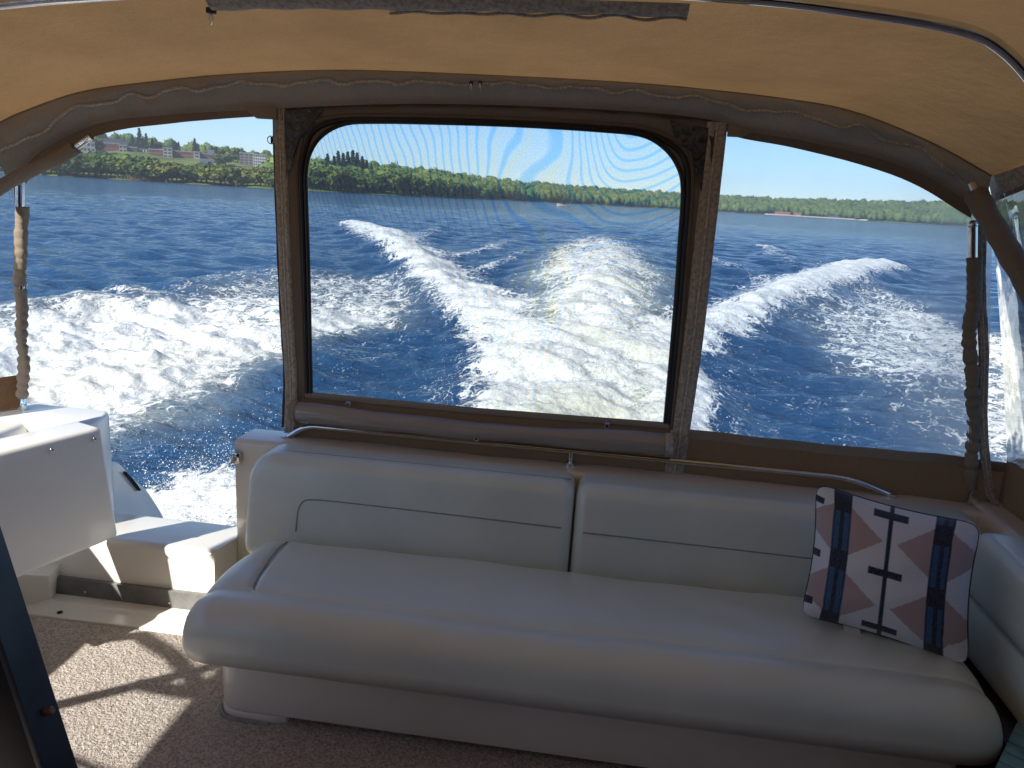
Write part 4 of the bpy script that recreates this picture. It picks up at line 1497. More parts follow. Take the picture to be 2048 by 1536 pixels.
# ---- pillow
def make_pillow():
    root = empty('throw_pillow', (0.92, 2.25, 0.46), 'white square throw pillow with blue stripes and dusty pink diamonds', 'pillow')
    BL, BR = np.array([0.695, 2.315, 0.462]), np.array([1.135, 2.135, 0.452])
    TL, TR = np.array([0.715, 2.44, 0.872]), np.array([1.165, 2.29, 0.842])
    nrm = np.cross(BR - BL, TL - BL)
    nrm /= np.linalg.norm(nrm)
    if nrm[1] > 0: nrm = -nrm
    N = 150

    def P(u, v, s):
        # corners pulled out, sides drawn in
        uu, vv = u * 2 - 1, v * 2 - 1
        mx_ = max(abs(uu), abs(vv), 1e-6)
        rc = mx_ / (abs(uu) ** 10 + abs(vv) ** 10 + 1e-12) ** 0.1
        rc = 1 + (rc - 1) * mx_ ** 4
        uu, vv = uu * rc, vv * rc
        k = 0.085
        uu2 = uu * (1 - k * (1 - vv * vv))
        vv2 = vv * (1 - k * (1 - uu * uu))
        a, b = (uu2 + 1) / 2, (vv2 + 1) / 2
        q = BL * (1 - a) * (1 - b) + BR * a * (1 - b) + TL * (1 - a) * b + TR * a * b
        t = max(0.0, (1 - min(1, abs(uu)) ** 2.2) * (1 - min(1, abs(vv)) ** 2.2)) ** 0.62
        wr = 0.004 * math.sin(u * 31 + v * 7) * (1 - t) + 0.003 * math.sin(v * 23 - u * 11)
        dent = 0.012 * math.exp(-((u - 0.5) / 0.05) ** 2) * t * 0.4
        return q + nrm * s * (0.135 * t + wr * t - dent)
    us = np.linspace(0, 1, N)
    mb = MB()
    mb.grid(lambda u, v: P(u, v, 1), us, us)
    us2 = np.linspace(0, 1, 40)
    me = bpy.data.meshes.new('cover')
    nb = len(mb.v)
    mb.grid(lambda u, v: P(u, v, -1), us2, us2)
    me.from_pydata(mb.v, [], mb.f)
    # woven print
    U, V = np.meshgrid(us, us)
    U, V = U.ravel(), V.ravel()
    col = np.empty((len(mb.v), 4))
    white = np.array([0.72, 0.72, 0.77, 1]); pink = np.array([0.47, 0.345, 0.34, 1])
    blue = np.array([0.035, 0.10, 0.21, 1]); navy = np.array([0.018, 0.024, 0.045, 1]); ink = np.array([0.02, 0.028, 0.05, 1])
    col[:] = white
    c = col[:nb]
    for cu in (0.185, 0.80):
        for cv in (0.735, 0.255):
            m = (np.abs(U - cu) / 0.265 + np.abs(V - cv) / 0.225) < 1
            c[m] = pink
    for cu, segs in ((0.185, ((0.86, 1.0), (0.44, 0.58), (0.0, 0.10))), (0.80, ((0.80, 0.95), (0.36, 0.50), (0.0, 0.08)))):
        m = np.abs(U - cu) < 0.058
        c[m] = blue
        c[m & (np.abs(U - cu) < 0.014)] = navy
        c[m & (np.abs(np.abs(U - cu) - 0.05) < 0.005)] = navy
        for a, b in segs: c[m & (V > a) & (V < b)] = navy
    c[(np.abs(U - 0.487) < 0.0155)] = ink
    for cv in (0.93, 0.505, 0.075):
        c[(np.abs(V - cv) < 0.026) & (np.abs(U - 0.485) < 0.105)] = ink
    for cv in (0.89, 0.50, 0.14):
        c[(np.abs(V - cv) < 0.028) & (U < 0.055)] = ink
    at = me.color_attributes.new('print', 'FLOAT_COLOR', 'POINT')
    at.data.foreach_set('color', col.astype(np.float32).ravel())
    k = NT('pillow_weave')
    ca = k.n('ShaderNodeAttribute', attribute_name='print').outputs['Color']
    v = k.coord(scale=(1, 1, 0.12))
    th = k.noise(v, 380.0, 2)
    f2 = k.noise(k.coord(), 240.0, 2)
    cc = k.mix(k.math('MULTIPLY', k.ramp(th, 0.35, 0.7), 0.14), ca, (0.36, 0.36, 0.40))
    nbp = k.bump(k.math('ADD', th, f2), 0.5, 0.0015)
    nbp = k.bump(k.noise(k.coord(), 16.0, 3), 0.5, 0.008, nbp)
    p = k.n('ShaderNodeBsdfPrincipled', {'Base Color': cc, 'Roughness': 0.9, 'Specular IOR Level': 0.1, 'Normal': nbp, 'Sheen Weight': 0.2})
    me.materials.append(k.surf(p.outputs[0]))
    me.shade_smooth()
    o = bpy.data.objects.new('cover', me)
    COL.objects.link(o)
    o.parent = root
    o.matrix_parent_inverse = Matrix.Translation(-Vector(root.location))
    rim = [P(t, 0, 0) for t in np.linspace(0, 1, 24)] + [P(1, t, 0) for t in np.linspace(0, 1, 24)[1:]] + [P(1 - t, 1, 0) for t in np.linspace(0, 1, 24)[1:]] + [P(0, 1 - t, 0) for t in np.linspace(0, 1, 24)[1:]]
    MB().tube(rim, 0.0032, 7, caps=False).build('piping', simple('charcoal_piping', (0.05, 0.045, 0.045), 0.8), root)
    a, b = P(0.27, 0.0, 0), P(0.37, 0.0, 0)
    d = np.array([0, -0.028, -0.012])
    MB().hexa([a, b, b + d, a + d, a + (0, 0, 0.0015), b + (0, 0, 0.0015), b + d + (0, 0, 0.0015), a + d + (0, 0, 0.0015)]).build('care_tag', simple('white_tag', (0.6, 0.6, 0.6), 0.8), root)


make_pillow()

# ================================================================== CANOPY
canopy = empty('canopy', (-0.5, 1.0, 1.8), 'tan canvas boat canopy arched overhead with brown trim', 'canopy')
TOP = arch([(-2.60, 1.72), (-2.427, 1.852), (-2.25, 1.93), (-2.033, 1.999), (-1.75, 2.045), (-1.424, 2.085), (-1.0, 2.114), (-0.444, 2.117), (0.0, 2.112), (0.261, 2.101), (0.55, 2.08), (0.771, 2.049), (1.031, 1.964), (1.225, 1.875), (1.262, 1.852)])
TOPX = np.array([p[0] for p in TOP]); TOPZ = np.array([p[1] for p in TOP])


def roof_z(s, y):
    """s runs along the arch; the roof climbs forward and sags a little between the bows"""
    z = np.interp(s, np.linspace(0, 1, len(TOP)), TOPZ)
    x = np.interp(s, np.linspace(0, 1, len(TOP)), TOPX)
    f = (2.9 - y)
    mid = math.sin(PI * min(max(s, 0), 1)) ** 0.6
    z2 = z + 0.085 * min(f, 1.0) * mid + 0.05 * max(0, min(f - 1.0, 2)) * mid
    z2 += 0.22 * min(f, 0.5) * (1 - mid)
    sag = 0.018 * math.sin(PI * ((f % 0.85) / 0.85)) * mid
    xo = x + (x + 0.6) * 0.02 * min(f, 2)
    return xo, z2 - sag


mb = MB()
mb.grid(lambda s, y: (lambda q: (q[0], y, q[1]))(roof_z(s, y)), np.linspace(0, 1, 100), np.linspace(-2.9, 2.875, 90))
mb.build('roof', M['roof'], canopy, angle=180)

# trim band around the aft edge, puckered along its zip
PIPE = arch([(-2.50, 1.68), (-2.336, 1.79), (-2.08, 1.925), (-1.787, 1.997), (-1.268, 2.058), (-0.515, 2.086), (0.091, 2.077), (0.439, 2.045), (0.779, 1.998), (1.038, 1.920), (1.196, 1.822), (1.27, 1.785)])
OPEN = arch([(-2.40, 1.64), (-2.31, 1.735), (-2.218, 1.796), (-2.0, 1.89), (-1.689, 1.935), (-1.407, 1.962), (-0.9, 2.005), (-0.44, 2.022), (0.097, 2.020), (0.345, 2.0), (0.413, 1.975), (0.619, 1.952), (0.877, 1.907), (1.049, 1.857), (1.186, 1.790), (1.26, 1.755)])


def along(C, t):
    n = len(C) - 1
    q = t * n
    i = min(int(q), n - 1)
    return C[i] + (C[i + 1] - C[i]) * (q - i)


def at_x(C, x):
    X = [p[0] for p in C]
    return float(np.interp(x, X, [p[1] for p in C]))


def wavy(x):
    e = min(1.0, abs(x + 0.5) / 1.3)
    return (0.004 + 0.006 * e) * math.sin(x * 26 + 1.3 * math.sin(x * 7)) + 0.003 * math.sin(x * 57)


def band_fn(x, v):
    """v 0 at the roof seam, .5 at the cord, 1 at the opening"""
    zt, zp, zo = at_x(TOP, x) + 0.002, at_x(PIPE, x) + wavy(x), at_x(OPEN, x)
    e = min(1.0, abs(x + 0.5) / 1.3) ** 2
    fold = math.sin(x * 21 + v * 5 + 2 * math.sin(x * 5)) * 0.011 * e + math.sin(x * 43 - v * 8) * 0.004 * (0.4 + e)
    if v < 0.5:
        z = zt + (zp - zt) * v * 2
        y = 2.872 + 0.012 * math.sin(PI * v * 2) * -1
    else:
        z = zp + (zo - zp) * (v - 0.5) * 2
        y = 2.872 + 0.035 * (v - 0.5) * 2
    return (x, y + fold * math.sin(PI * min(1, v * 1.1)), z)


xs = np.linspace(-2.42, 1.25, 240)
MB().grid(band_fn, xs, np.linspace(0, 1, 15)).build('aft_band', M['band'], canopy, angle=180)
MB().tube([np.array(band_fn(x, 0.5)) + (0, -0.006, 0) for x in xs], 0.0055, 6).build('zip_cord', M['pipe_tan'], canopy)
MB().tube([np.array(band_fn(x, 0.0)) + (0, -0.002, 0) for x in xs], 0.003, 6).build('seam', M['band'], canopy)
# inner hem of the band: folded strip just below, thicker at the two ends
def hem_fn(x, v):
    zo = at_x(OPEN, x)
    return (x, 2.912 + 0.014 * v + 0.002 * math.sin(x * 31), zo + 0.022 - v * (0.036 + 0.03 * min(1, abs(x + 0.5) / 1.7) ** 2))
MB().grid(hem_fn, np.linspace(-2.36, 1.235, 140), np.linspace(0, 1, 5)).build('hem', M['skirt'], canopy, angle=180)
# zip pulls in the middle
zp = MB()
for dx in (-0.02, 0.012):
    c = np.array(band_fn(-0.52 + dx, 0.5)) + (0, -0.014, 0)
    q = MB().box(c[0] - 0.006, c[0] + 0.006, c[1] - 0.004, c[1] + 0.004, c[2] - 0.006, c[2] + 0.007)
    s_ = q.build('zip_slider', M['dark'], canopy, bevel=0.002)
    MB().tube([c + np.array(v) for v in ((0, -0.004, 0), (-0.004, -0.006, -0.018), (0, -0.006, -0.034), (0.004, -0.006, -0.018), (0, -0.004, 0))], 0.0015, 5).build('zip_pull', M['steel'], s_)

# sleeve flap stitched across the roof
def roof_at(x, y):
    best = min(np.linspace(0, 1, 401), key=lambda s: abs(roof_z(s, y)[0] - x))
    return roof_z(best, y)[1]


ss = np.linspace(0, 1, 401)
def roof_row(y):
    q = [roof_z(s, y) for s in ss]
    return np.array([a[0] for a in q]), np.array([a[1] for a in q])


yr = 2.10
RX, RZ = roof_row(yr)
def flap_fn(u, v):
    x = -1.12 + u * 1.255
    z = float(np.interp(x, RX, RZ))
    return (x, yr - 0.06 + 0.08 * v + -0.10 * (u - 0.5), z - 0.022 * math.sin(PI * v) - 0.010 - 0.003 * math.sin(x * 40) * v)
MB().grid(flap_fn, np.linspace(0, 1, 90), np.linspace(0, 1, 9)).build('sleeve_flap', M['zip'], canopy, angle=180)
MB().tube([np.array(flap_fn(u, 0.62)) + (0, 0, -0.004 + 0.003 * math.sin(u * 60)) for u in np.linspace(0.4, 1, 60)], 0.004, 6).build('flap_cord', M['pipe_tan'], canopy)
c = np.array(flap_fn(0.0, 0.6))
s_ = MB().box(c[0] - 0.02, c[0] + 0.005, c[1] - 0.008, c[1] + 0.008, c[2] - 0.008, c[2] + 0.008).build('zip_slider', M['dark'], canopy, bevel=0.003)
MB().tube([c + np.array(v) for v in ((-0.008, 0, -0.004), (-0.014, 0, -0.02), (-0.009, 0, -0.036), (-0.003, 0, -0.02), (-0.008, 0, -0.004))], 0.002, 5).build('zip_pull', M['steel'], s_)


# polished bows under the roof
def bow(y, x0, x1, name, drop=0.0, lean=0.0):
    X, Z = roof_row(y)
    pts = []
    for x in np.linspace(x0, x1, 60):
        pts.append((x, y + lean * abs(x + 0.5), float(np.interp(x, X, Z)) - 0.026))
    return MB().tube(pts, 0.0125, 12).build(name, M['steel'], canopy)


BOW = smooth_path([(-2.45, 1.80, 1.62), (-2.30, 1.80, 1.80), (-2.05, 1.80, 1.945), (-1.75, 1.80, 2.03), (-1.44, 1.80, 2.078), (-1.0, 1.80, 2.115), (-0.5, 1.80, 2.135), (0.0, 1.80, 2.140),
                   (0.285, 1.80, 2.131), (0.448, 1.80, 2.117), (0.598, 1.80, 2.100), (0.699, 1.80, 2.080), (0.760, 1.80, 2.050), (0.815, 1.80, 2.005), (0.86, 1.80, 1.95), (0.92, 1.79, 1.86), (1.02, 1.78, 1.72)], 6)
MB().tube(BOW, 0.0125, 14).build('bow', M['steel'], canopy)

# ---- support poles
def pole(top, sl_top, foot, label, r_s, seed, taper):
    top, foot = np.array(top), np.array(foot)
    root = empty('support_pole', tuple(foot), label, 'pole')
    d = top - foot
    L = np.linalg.norm(d)
    MB().tube([foot + d * 0.05, foot + d * 0.86], 0.0125, 12).build('tube', M['steel'], root)
    MB().tube([foot + d * 0.86, foot + d * 0.995], 0.0165, 12).build('socket', M['steel'], root)
    MB().ball(tuple(top), 0.018, 10, 6).build('eye_end', M['steel'], root)
    h = MB().hexa([(foot[0] - 0.02, foot[1] - 0.014, foot[2] - 0.012), (foot[0] + 0.02, foot[1] - 0.014, foot[2] - 0.012), (foot[0] + 0.02, foot[1] + 0.014, foot[2] - 0.012), (foot[0] - 0.02, foot[1] + 0.014, foot[2] - 0.012),
                   (foot[0] - 0.012, foot[1] - 0.01, foot[2] + 0.045), (foot[0] + 0.012, foot[1] - 0.01, foot[2] + 0.045), (foot[0] + 0.012, foot[1] + 0.01, foot[2] + 0.045), (foot[0] - 0.012, foot[1] + 0.01, foot[2] + 0.045)])
    h.build('deck_hinge', M['steel'], root, bevel=0.003)
    # gathered sleeve
    n = 190
    r = np.random.default_rng(seed)
    offs = r.uniform(0, 6.28, 6)
    pts, rs = [], []
    m = 18
    gath = []
    t = 0.0
    while t < 1.2:
        gath.append((t, r.uniform(0.3, 1.0), r.uniform(-0.6, 0.6)))
        t += r.uniform(0.018, 0.055)
    for i in range(n):
        t = i / (n - 1)
        q = foot + d * (0.045 + (sl_top - 0.045) * t)
        sway = 0.006 * math.sin(t * 9 + offs[0]) + 0.003 * math.sin(t * 23 + offs[1])
        q = q + np.array([sway, 0.003 * math.sin(t * 15 + offs[2]), 0])
        pts.append(q)
        row = []
        for k in range(m):
            th = 2 * PI * k / m
            w = 0
            for (c, a, sl) in gath:
                dd = (t - c - 0.004 * sl * math.sin(th + a * 6)) * (60 + 30 * a)
                if abs(dd) < 2.5: w -= a * math.exp(-dd * dd) * 0.0105
            rr = r_s * (1 - taper * (1 - t)) + w * (0.25 + 0.75 * min(1, (1 - t) * 2.2)) + 0.002 * math.sin(3 * th + t * 11 + offs[3])
            row.append(rr)
        rs.append(row)
    MB().tube(pts, rs, m).build('sleeve', M['sleeve'], root, angle=80)
    return root


pole((-2.402, 2.95, 1.66), 0.885, (-2.486, 2.95, 0.684), 'steel canopy pole in wrinkled taupe sleeve on the quarter beside the open door', 0.0265, 4, 0.05)
pole((1.235, 2.90, 1.70), 0.89, (1.418, 2.90, 0.70), 'steel canopy pole in gathered brown sleeve behind the pillow', 0.0265, 9, 0.02)


# ---- diagonal struts in padded sleeves
def strut(pts, label, chrome, r=0.036):
    pts = smooth_path(pts, 8)
    root = empty('canopy_strut', tuple(pts[0]), label, 'strut')
    MB().tube(pts, 0.0135, 12).build('tube', M['steel'], root)
    n = len(pts)
    body = pts[int(n * chrome):]
    rs = []
    for i, p in enumerate(body):
        rs.append([r * (1 + 0.05 * math.sin(i * 1.9 + k) + 0.04 * math.sin(i * 0.8)) for k in range(14)])
    MB().tube(body, rs, 14).build('sleeve', M['sleeve'], root, angle=80)
    return root


strut([(-2.03, 2.885, 1.835), (-2.16, 2.88, 1.755), (-2.43, 2.80, 1.585), (-2.52, 2.30, 1.20), (-2.50, 1.85, 0.69)], 'padded brown strut running from the canopy corner past the wrinkled sleeve pole', 0.16, 0.026)
strut([(1.19, 2.865, 1.835), (1.215, 2.83, 1.775), (1.30, 2.72, 1.60), (1.40, 2.62, 1.40), (1.50, 2.35, 1.05), (1.52, 2.1, 0.70)], 'padded brown strut running from the canopy corner above the pillow', 0.14)
st_ = MB()
P0, P1 = np.array([1.40, 2.35, 2.02]), np.array([1.348, 2.655, 1.505])
wv = np.array([0.012, 0.030, 0.0])
st_.hexa([P1 - wv, P1 + wv, P1 + wv + (0.006, -0.004, 0), P1 - wv + (0.006, -0.004, 0), P0 - wv, P0 + wv, P0 + wv + (0.006, -0.004, 0), P0 - wv + (0.006, -0.004, 0)])
o = st_.build('webbing_strap', M['sleeve'], None, bevel=0.001)
o.location = (0, 0, 0)
tag(o, 'wide brown webbing strap hanging from the roof to the padded strut', 'strap')

# unseen bars on the left side, added so their shadows cross the carpet's sun patch
SX = -2.44
fr = canopy
MB().tube([(SX, 0.30, 1.86), (SX, 0.53, 1.455), (SX, 0.807, 0.974), (SX, 0.98, 0.68)], [0.022, 0.024, 0.024, 0.022], 12).build('shadow_leg', M['sleeve'], fr)
MB().tube([(SX, 0.66, 1.25), (SX, 0.36, 1.49), (SX, -0.05, 1.86)], 0.024, 10).build('shadow_brace', M['sleeve'], fr)
MB().tube([(SX, 0.55, 1.07), (SX, 0.09, 1.40), (SX, -0.50, 1.86)], 0.011, 8).build('shadow_edge', M['sleeve'], fr)
MB().tube([(SX, 1.30, 0.90), (SX, 1.18, 1.04), (SX, 0.80, 1.28), (SX, 0.40, 1.5)], 0.022, 10).build('shadow_brace', M['sleeve'], fr)

# ================================================================== ENCLOSURE PANELS
PY = 2.925
mid = empty('centre_window_panel', (-0.47, PY, 0.7), 'centre zip-in canvas panel with a black bound insect screen window', 'window')
INNER = [(-1.161, 0.874), (-1.165, 1.1), (-1.169, 1.338), (-1.176, 1.60), (-1.179, 1.738), (-1.161, 1.822), (-1.112, 1.888), (-1.024, 1.933), (-0.89, 1.946), (-0.66, 1.953), (-0.438, 1.957), (-0.25, 1.957), (-0.074, 1.954), (0.069, 1.946), (0.153, 1.910), (0.212, 1.848), (0.241, 1.762), (0.250, 1.56), (0.258, 1.365), (0.264, 1.1), (0.268, 0.883)]
OUTER = [(-1.250, 0.820), (-1.262, 1.1), (-1.276, 1.338), (-1.287, 1.60), (-1.292, 1.738), (-1.296, 1.85), (-1.298, 1.995), (-1.15, 2.008), (-0.95, 2.016), (-0.68, 2.026), (-0.442, 2.030), (-0.25, 2.031), (-0.074, 2.030), (0.08, 2.026), (0.22, 2.018), (0.345, 2.006), (0.352, 1.762), (0.356, 1.56), (0.357, 1.365), (0.357, 1.1), (0.352, 0.820)]


def ring(inn, outn, y, depth=0.0, k=5):
    I, O = [np.array(p) for p in inn], [np.array(p) for p in outn]
    mb = MB()
    n = len(I)
    vs = []
    for i in range(n):
        for j in range(k + 1):
            q = O[i] + (I[i] - O[i]) * j / k
            vs.append((q[0], y - depth * math.sin(PI * j / k) + 0.0015 * math.sin(i * 2.3 + j * 1.7), q[1]))
    fs = [(i * (k + 1) + j, (i + 1) * (k + 1) + j, (i + 1) * (k + 1) + j + 1, i * (k + 1) + j + 1) for i in range(n - 1) for j in range(k)]
    return mb.add(vs, fs)


def dens(tab, n=4): return [tuple(q) for q in smooth_path(tab, n)]


ring(dens(INNER), dens(OUTER), PY, 0.006).build('canvas_border', M['border'], mid, angle=180)
bind = [(q[0], PY - 0.004, q[1]) for q in dens(INNER)]
MB().tube(bind, 0.0085, 8, flat=1.0).build('black_binding', M['screenframe'], mid)
# raised fold of canvas around the binding
O2 = [np.array(i) + (np.array(o) - np.array(i)) * 0.30 for i, o in zip(INNER, OUTER)]
MB().tube([(q[0], PY - 0.006, q[1]) for q in dens(O2)], 0.008, 8).build('fold', M['border'], mid)
O3 = [np.array(i) + (np.array(o) - np.array(i)) * 0.16 for i, o in zip(INNER, OUTER)]
MB().tube([(q[0], PY - 0.003, q[1]) for q in dens(O3)], 0.010, 8).build('inner_binding', M['screenframe'], mid)
# shiny vinyl scraps in the two upper corners
for sx, pl in ((1, [(-1.268, 1.965), (-1.10, 1.985), (-1.145, 1.915), (-1.20, 1.86), (-1.235, 1.76), (-1.268, 1.72)]), (-1, [(0.33, 1.975), (0.17, 1.998), (0.19, 1.945), (0.255, 1.90), (0.285, 1.80), (0.335, 1.70)])):
    vs = [(q[0], PY - 0.012 - 0.004 * math.sin(i * 2.1), q[1]) for i, q in enumerate(pl)]
    c = np.mean(vs, 0) + (0, -0.008, 0)
    MB().add(vs + [tuple(c)], [(i, (i + 1) % len(vs), len(vs)) for i in range(len(vs))]).build('corner_patch', simple('glossy_vinyl_patch', (0.06, 0.06, 0.06), 0.12, var=0.4, vscale=30, bscale=25, bstr=0.8, bdist=0.02), mid)
# the screen itself, slightly bellied
IX0, IX1 = -1.175, 0.262
def inside_z(x):
    I = dens(INNER)
    tops = [q for q in I if True]
    X = [q[0] for q in I[16:72]]
    Z = [q[1] for q in I[16:72]]
    return float(np.interp(x, X, Z))
def scr(u, v):
    x = -1.172 + u * 1.432
    zt = inside_z(x)
    zb = 0.866 + 0.008 * u
    x2 = x + (0.012 * (1 - v) * (1 - u)) + 0.008 * (1 - v) * u
    return (x2, PY + 0.006 + 0.008 * math.sin(PI * u) * math.sin(PI * v), zb + (zt - zb) * v)
MB().grid(scr, np.linspace(0, 1, 60), np.linspace(0, 1, 30)).build('insect_screen', M['screen'], mid, angle=180)
# canvas below the window
def low(u, v):
    x0 = -1.250 + 0.0 * v
    x = x0 + u * 1.600
    return (x, PY + 0.012 * math.sin(u * 9) * (1 - v) + 0.004 * math.sin(u * 31 + v * 6), 0.660 + 0.214 * v + 0.006 * u)
MB().grid(low, np.linspace(0, 1, 60), np.linspace(0, 1, 8)).build('lower_canvas', M['skirt'], mid, angle=180)
# bottom edge of the screen: canvas tape
MB().tube([(-1.185, PY - 0.004, 0.868), (-0.46, PY - 0.006, 0.866), (0.285, PY - 0.004, 0.876)], 0.010, 8, flat=1.4).build('hem_tape', M['band'], mid)
# rolled-up clear curtain held by straps
pts, rs = [], []
for i in range(61):
    u = i / 60
    x = -1.215 + u * 1.50
    r_ = 0.044 - 0.006 * math.sin(PI * u) + 0.002 * math.sin(u * 17)
    z = 0.806 - 0.014 * math.sin(PI * u) + 0.010 * u + 0.002 * math.sin(u * 23)
    pts.append((x, PY - 0.046, z))
    rs.append([r_ * (1 + 0.05 * math.sin(2 * 2 * PI * k / 16 + u * 9)) for k in range(16)])
MB().tube(pts, rs, 16).build('rolled_curtain', M['rolled'], mid, angle=80)
MB().tube([(p[0], p[1] + 0.004, p[2] + 0.002) for p in pts], 0.026, 12).build('curtain_core', M['band'], mid)
for x, z in ((-0.995, 0.852), (-0.455, 0.778), (0.045, 0.862)):
    y = PY - 0.088 if z < 0.8 else PY - 0.030
    s_ = MB().tube([(x, y, z), (x, y - 0.006, z)], [0.013, 0.011], 14).build('snap', M['steel'], mid)
    MB().tube([(x, y - 0.004, z), (x, y - 0.008, z)], 0.005, 8).build('snap_stud', M['dark'], s_)
# zip strips that close the panel to its neighbours
def zipstrip(path, parent, w=0.032, face='y'):
    P = smooth_path(path, 10)
    vs, fs = [], []
    prof = [(-w, 0.0), (-w * 0.75, -0.010), (-w * 0.25, -0.006), (0.0, -0.003), (w * 0.25, -0.006), (w * 0.75, -0.010), (w, 0.0)]
    n = len(prof)
    for i, p in enumerate(P):
        for a, b in prof:
            wob = 0.0015 * math.sin(i * 1.3 + a * 200)
            vs.append((p[0] + a, p[1] + b + wob, p[2]) if face == 'y' else (p[0] + b, p[1] + a + wob, p[2]))
    for i in range(len(P) - 1):
        for k in range(n - 1): fs.append((i * n + k, (i + 1) * n + k, (i + 1) * n + k + 1, i * n + k + 1))
    z = MB().add(vs, fs).build('zip_strip', M['zip'], parent, angle=180)
    off = np.array([0, -0.005, 0]) if face == 'y' else np.array([-0.005, 0, 0])
    MB().tube([p + off for p in P], 0.0042, 6).build('zip_teeth', M['pipe_tan'], z)
    return z


zipstrip([(-1.280, PY - 0.004, 2.0), (-1.272, PY - 0.004, 1.6), (-1.258, PY - 0.006, 1.2), (-1.244, PY - 0.008, 0.9), (-1.252, PY - 0.006, 0.70)], mid, 0.026)
zipstrip([(0.335, PY - 0.006, 2.0), (0.337, PY - 0.006, 1.6), (0.338, PY - 0.006, 1.2), (0.330, PY - 0.006, 0.9), (0.322, PY - 0.006, 0.68)], mid, 0.036)
# ragged stitched outer edge on the open side
MB().tube([np.array(q) + (0, 0.002 * math.sin(i), 0) for i, q in enumerate(smooth_path([(-1.306, PY, 1.97), (-1.300, PY, 1.6), (-1.288, PY, 1.2), (-1.276, PY, 0.95), (-1.286, PY, 0.72)], 12))], 0.006, 6).build('stitched_edge', M['skirt'], mid)
# end cuff of the roll
MB().tube([(0.272, PY - 0.05, 0.812), (0.300, PY - 0.05, 0.814)], [0.047, 0.047], 14).build('roll_cuff', M['zip'], mid)
MB().tube([(-1.225, PY - 0.047, 0.808), (-1.200, PY - 0.047, 0.808)], [0.046, 0.048], 14).build('roll_cuff', M['band'], mid)
sl = MB().box(-1.318, -1.306, PY - 0.006, PY + 0.006, 1.845, 1.875).build('zip_slider', M['dark'], mid, bevel=0.002)
MB().tube([(-1.314, PY - 0.01, 1.86) + 0.014 * np.array([math.cos(t), 0, math.sin(t)]) for t in np.linspace(0, 6.28, 13)], 0.0022, 5, caps=False).build('zip_pull', M['steel'], sl)
# turned-down tabs beside the two zip heads
MB().prism([(-1.435, 1.985), (-1.365, 1.934), (-1.285, 1.934), (-1.285, 2.0), (-1.40, 1.995)], 'y', PY - 0.022, PY - 0.010).build('tab', M['band'], mid, bevel=0.003)
MB().prism([(0.372, 1.952), (0.425, 1.952), (0.47, 1.982), (0.45, 1.992), (0.372, 2.0)], 'y', PY - 0.022, PY - 0.010).build('tab', M['band'], mid, bevel=0.003)

# ---- right window panel
rw = empty('clear_window_panel', (0.8, PY, 0.7), 'clear vinyl window panel with brown canvas skirt between screen window and sleeved pole', 'window')
def rwin(u, v):
    x = 0.362 + u * (1.30 - 0.362)
    zt = at_x(OPEN, min(x, 1.255)) + 0.01
    zb = 0.862 - 0.010 * math.sin(PI * u) - 0.014 * max(0, u - 0.8) * 5
    xx = x + (1 - v) * u * 0.15
    return (xx, PY + 0.004 + 0.010 * math.sin(u * 5) * math.sin(PI * v) + 0.003 * math.sin(u * 23 + v * 4), zb + (zt - zb) * v)
MB().grid(rwin, np.linspace(0, 1, 50), np.linspace(0, 1, 40)).build('clear_vinyl', M['clear_right'], rw, angle=180)
def rlow(u, v):
    x = 0.358 + u * 1.20
    zt = 0.870 - 0.010 * math.sin(PI * u) - 0.02 * max(0, u - 0.75) * 4
    return (x, PY + 0.010 * math.sin(u * 11 + 1) * (1 - v) + 0.005 * math.sin(u * 27 + v * 5), 0.655 + (zt - 0.655) * v)
MB().grid(rlow, np.linspace(0, 1, 70), np.linspace(0, 1, 9)).build('canvas_skirt', M['skirt'], rw, angle=180)
def rhem(u, v):
    p = rlow(u, 1.0)
    return (p[0], p[1] - 0.006, p[2] - 0.036 + 0.038 * v)
MB().grid(rhem, np.linspace(0, 1, 70), [0, 0.5, 1]).build('skirt_hem', M['band'], rw, angle=180)
zipstrip([(1.255, PY - 0.01, 1.79), (1.30, PY - 0.02, 1.50), (1.352, PY - 0.025, 1.27), (1.40, PY - 0.025, 1.0), (1.47, PY - 0.03, 0.75), (1.52, PY - 0.035, 0.69)], rw, 0.018)

# ---- side curtains
rs_ = empty('side_curtain', (1.5, 2.0, 0.7), 'hazy clear vinyl side curtain beside the pillow and padded strut', 'curtain')
def rside(u, v):
    y = 2.92 - u * 3.4
    xq, zq = roof_z(1.0, y)
    xt, xb = xq + 0.02, 1.52
    zt = zq - 0.06
    zb = 0.86
    return (xb + (xt - xb) * v + 0.008 * math.sin(u * 19 + v * 3), y, zb + (zt - zb) * v)
MB().grid(rside, np.linspace(0, 1, 50), np.linspace(0, 1, 24)).build('clear_vinyl', M['clear_side'], rs_, angle=180)
def rsidelow(u, v):
    p = rside(u, 0)
    return (p[0] + 0.004 * math.sin(u * 30), p[1], 0.69 + 0.175 * v)
MB().grid(rsidelow, np.linspace(0, 1, 50), np.linspace(0, 1, 5)).build('canvas_skirt', M['skirt'], rs_, angle=180)
def rsidetop(u, v):
    y = 2.90 - u * 3.3
    x, z = roof_z(1.0, y)
    return (x - 0.012 + 0.035 * v, y, z + 0.012 - 0.085 * v)
MB().grid(rsidetop, np.linspace(0, 1, 40), np.linspace(0, 1, 6)).build('zip_border', M['zip'], rs_, angle=180)

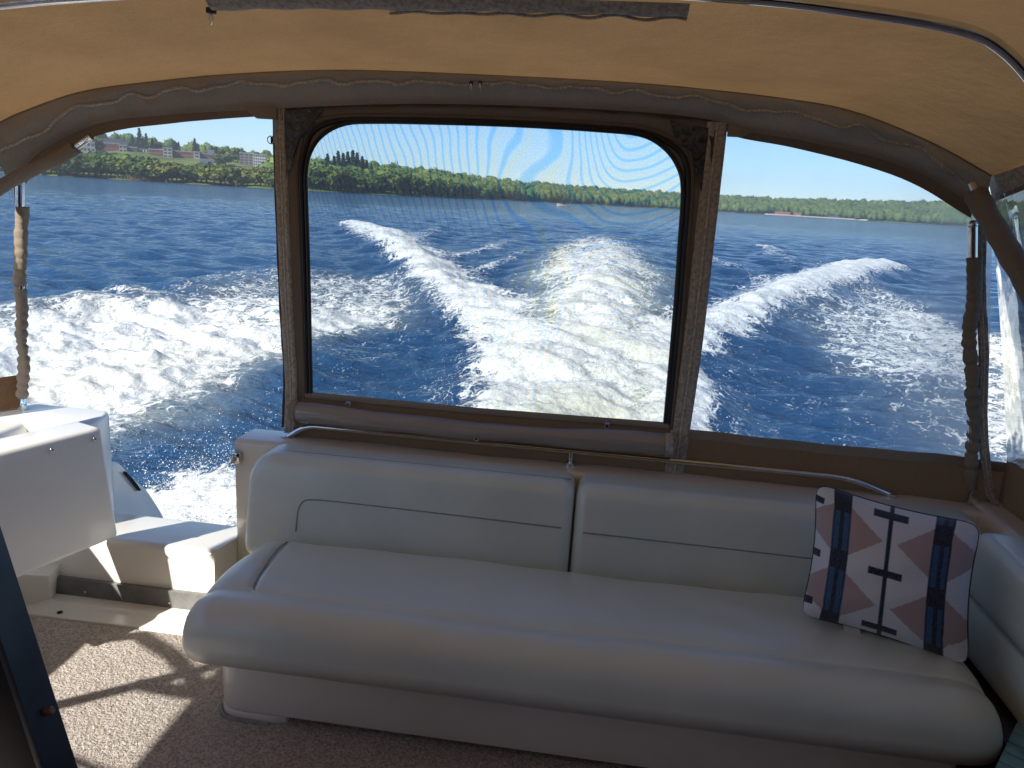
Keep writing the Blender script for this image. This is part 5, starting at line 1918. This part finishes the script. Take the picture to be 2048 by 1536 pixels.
ls_ = empty('side_curtain', (-2.5, 2.9, 0.7), 'narrow clear vinyl side curtain with brown foot beside the wrinkled sleeve pole', 'curtain')
def lside(u, v):
    x = -2.50 - u * 0.5
    return (x + 0.055 * v, 2.99 - u * 0.9, 0.82 + 0.95 * v)
MB().grid(lside, np.linspace(0, 1, 12), np.linspace(0, 1, 12)).build('clear_vinyl', M['clear_side'], ls_, angle=180)
def llow(u, v):
    x = -2.50 - u * 0.5
    return (x - 0.02 * (1 - v), 2.99 - u * 0.9, 0.66 + 0.165 * v)
MB().grid(llow, np.linspace(0, 1, 12), np.linspace(0, 1, 4)).build('canvas_foot', M['skirt'], ls_, angle=180)
def lskirt(u, v):
    y = 2.45 - u * 4.6
    return (-2.46 + 0.004 * math.sin(u * 50), y, 0.66 + 0.21 * v + 0.006 * math.sin(u * 23) * v)
MB().grid(lskirt, np.linspace(0, 1, 60), np.linspace(0, 1, 5)).build('canvas_skirt', M['skirt'], ls_, angle=180)
zipstrip([(-2.440, 2.985, 1.72), (-2.455, 2.985, 1.3), (-2.485, 2.985, 0.95), (-2.525, 2.985, 0.67)], ls_, 0.014)

# ---- grab rail on the transom wall
rail = empty('grab_rail', (-0.1, 2.90, 0.69), 'polished steel grab rail along the top of the transom wall', 'rail')
RYY = 2.905
rp = rounded([(-1.265, 0.680), (-1.178, 0.742), (0.972, 0.742), (1.135, 0.686)], [0, 0.06, 0.10, 0], 6)
MB().tube([(q[0], RYY, q[1]) for q in rp], 0.0115, 14).build('tube', M['steel'], rail)
for x in (-0.085,):
    MB().tube([(x, RYY, 0.685), (x, RYY, 0.738)], 0.0095, 12).build('stanchion', M['steel'], rail)
for x, z in ((-1.265, 0.688), (1.135, 0.692), (-0.085, 0.691)):
    MB().tube([(x, RYY, z - 0.004), (x, RYY, z + 0.004)], 0.022, 14).build('foot_plate', M['steel'], rail)

# ================================================================== HAZE
k = NT('thin_haze')
pv = k.n('ShaderNodeVolumePrincipled', {'Color': (0.80, 0.88, 1.0, 1), 'Density': 0.00028, 'Anisotropy': 0.2})
k.t.links.new(pv.outputs[0], k.out.inputs['Volume'])
hz = MB().box(-1500, 1500, -60, 1500, WATER_Z - 3.5, 62).build('haze', k.m, None, smooth=False)
tag(hz, 'thin pale haze over the lake', kind='stuff')
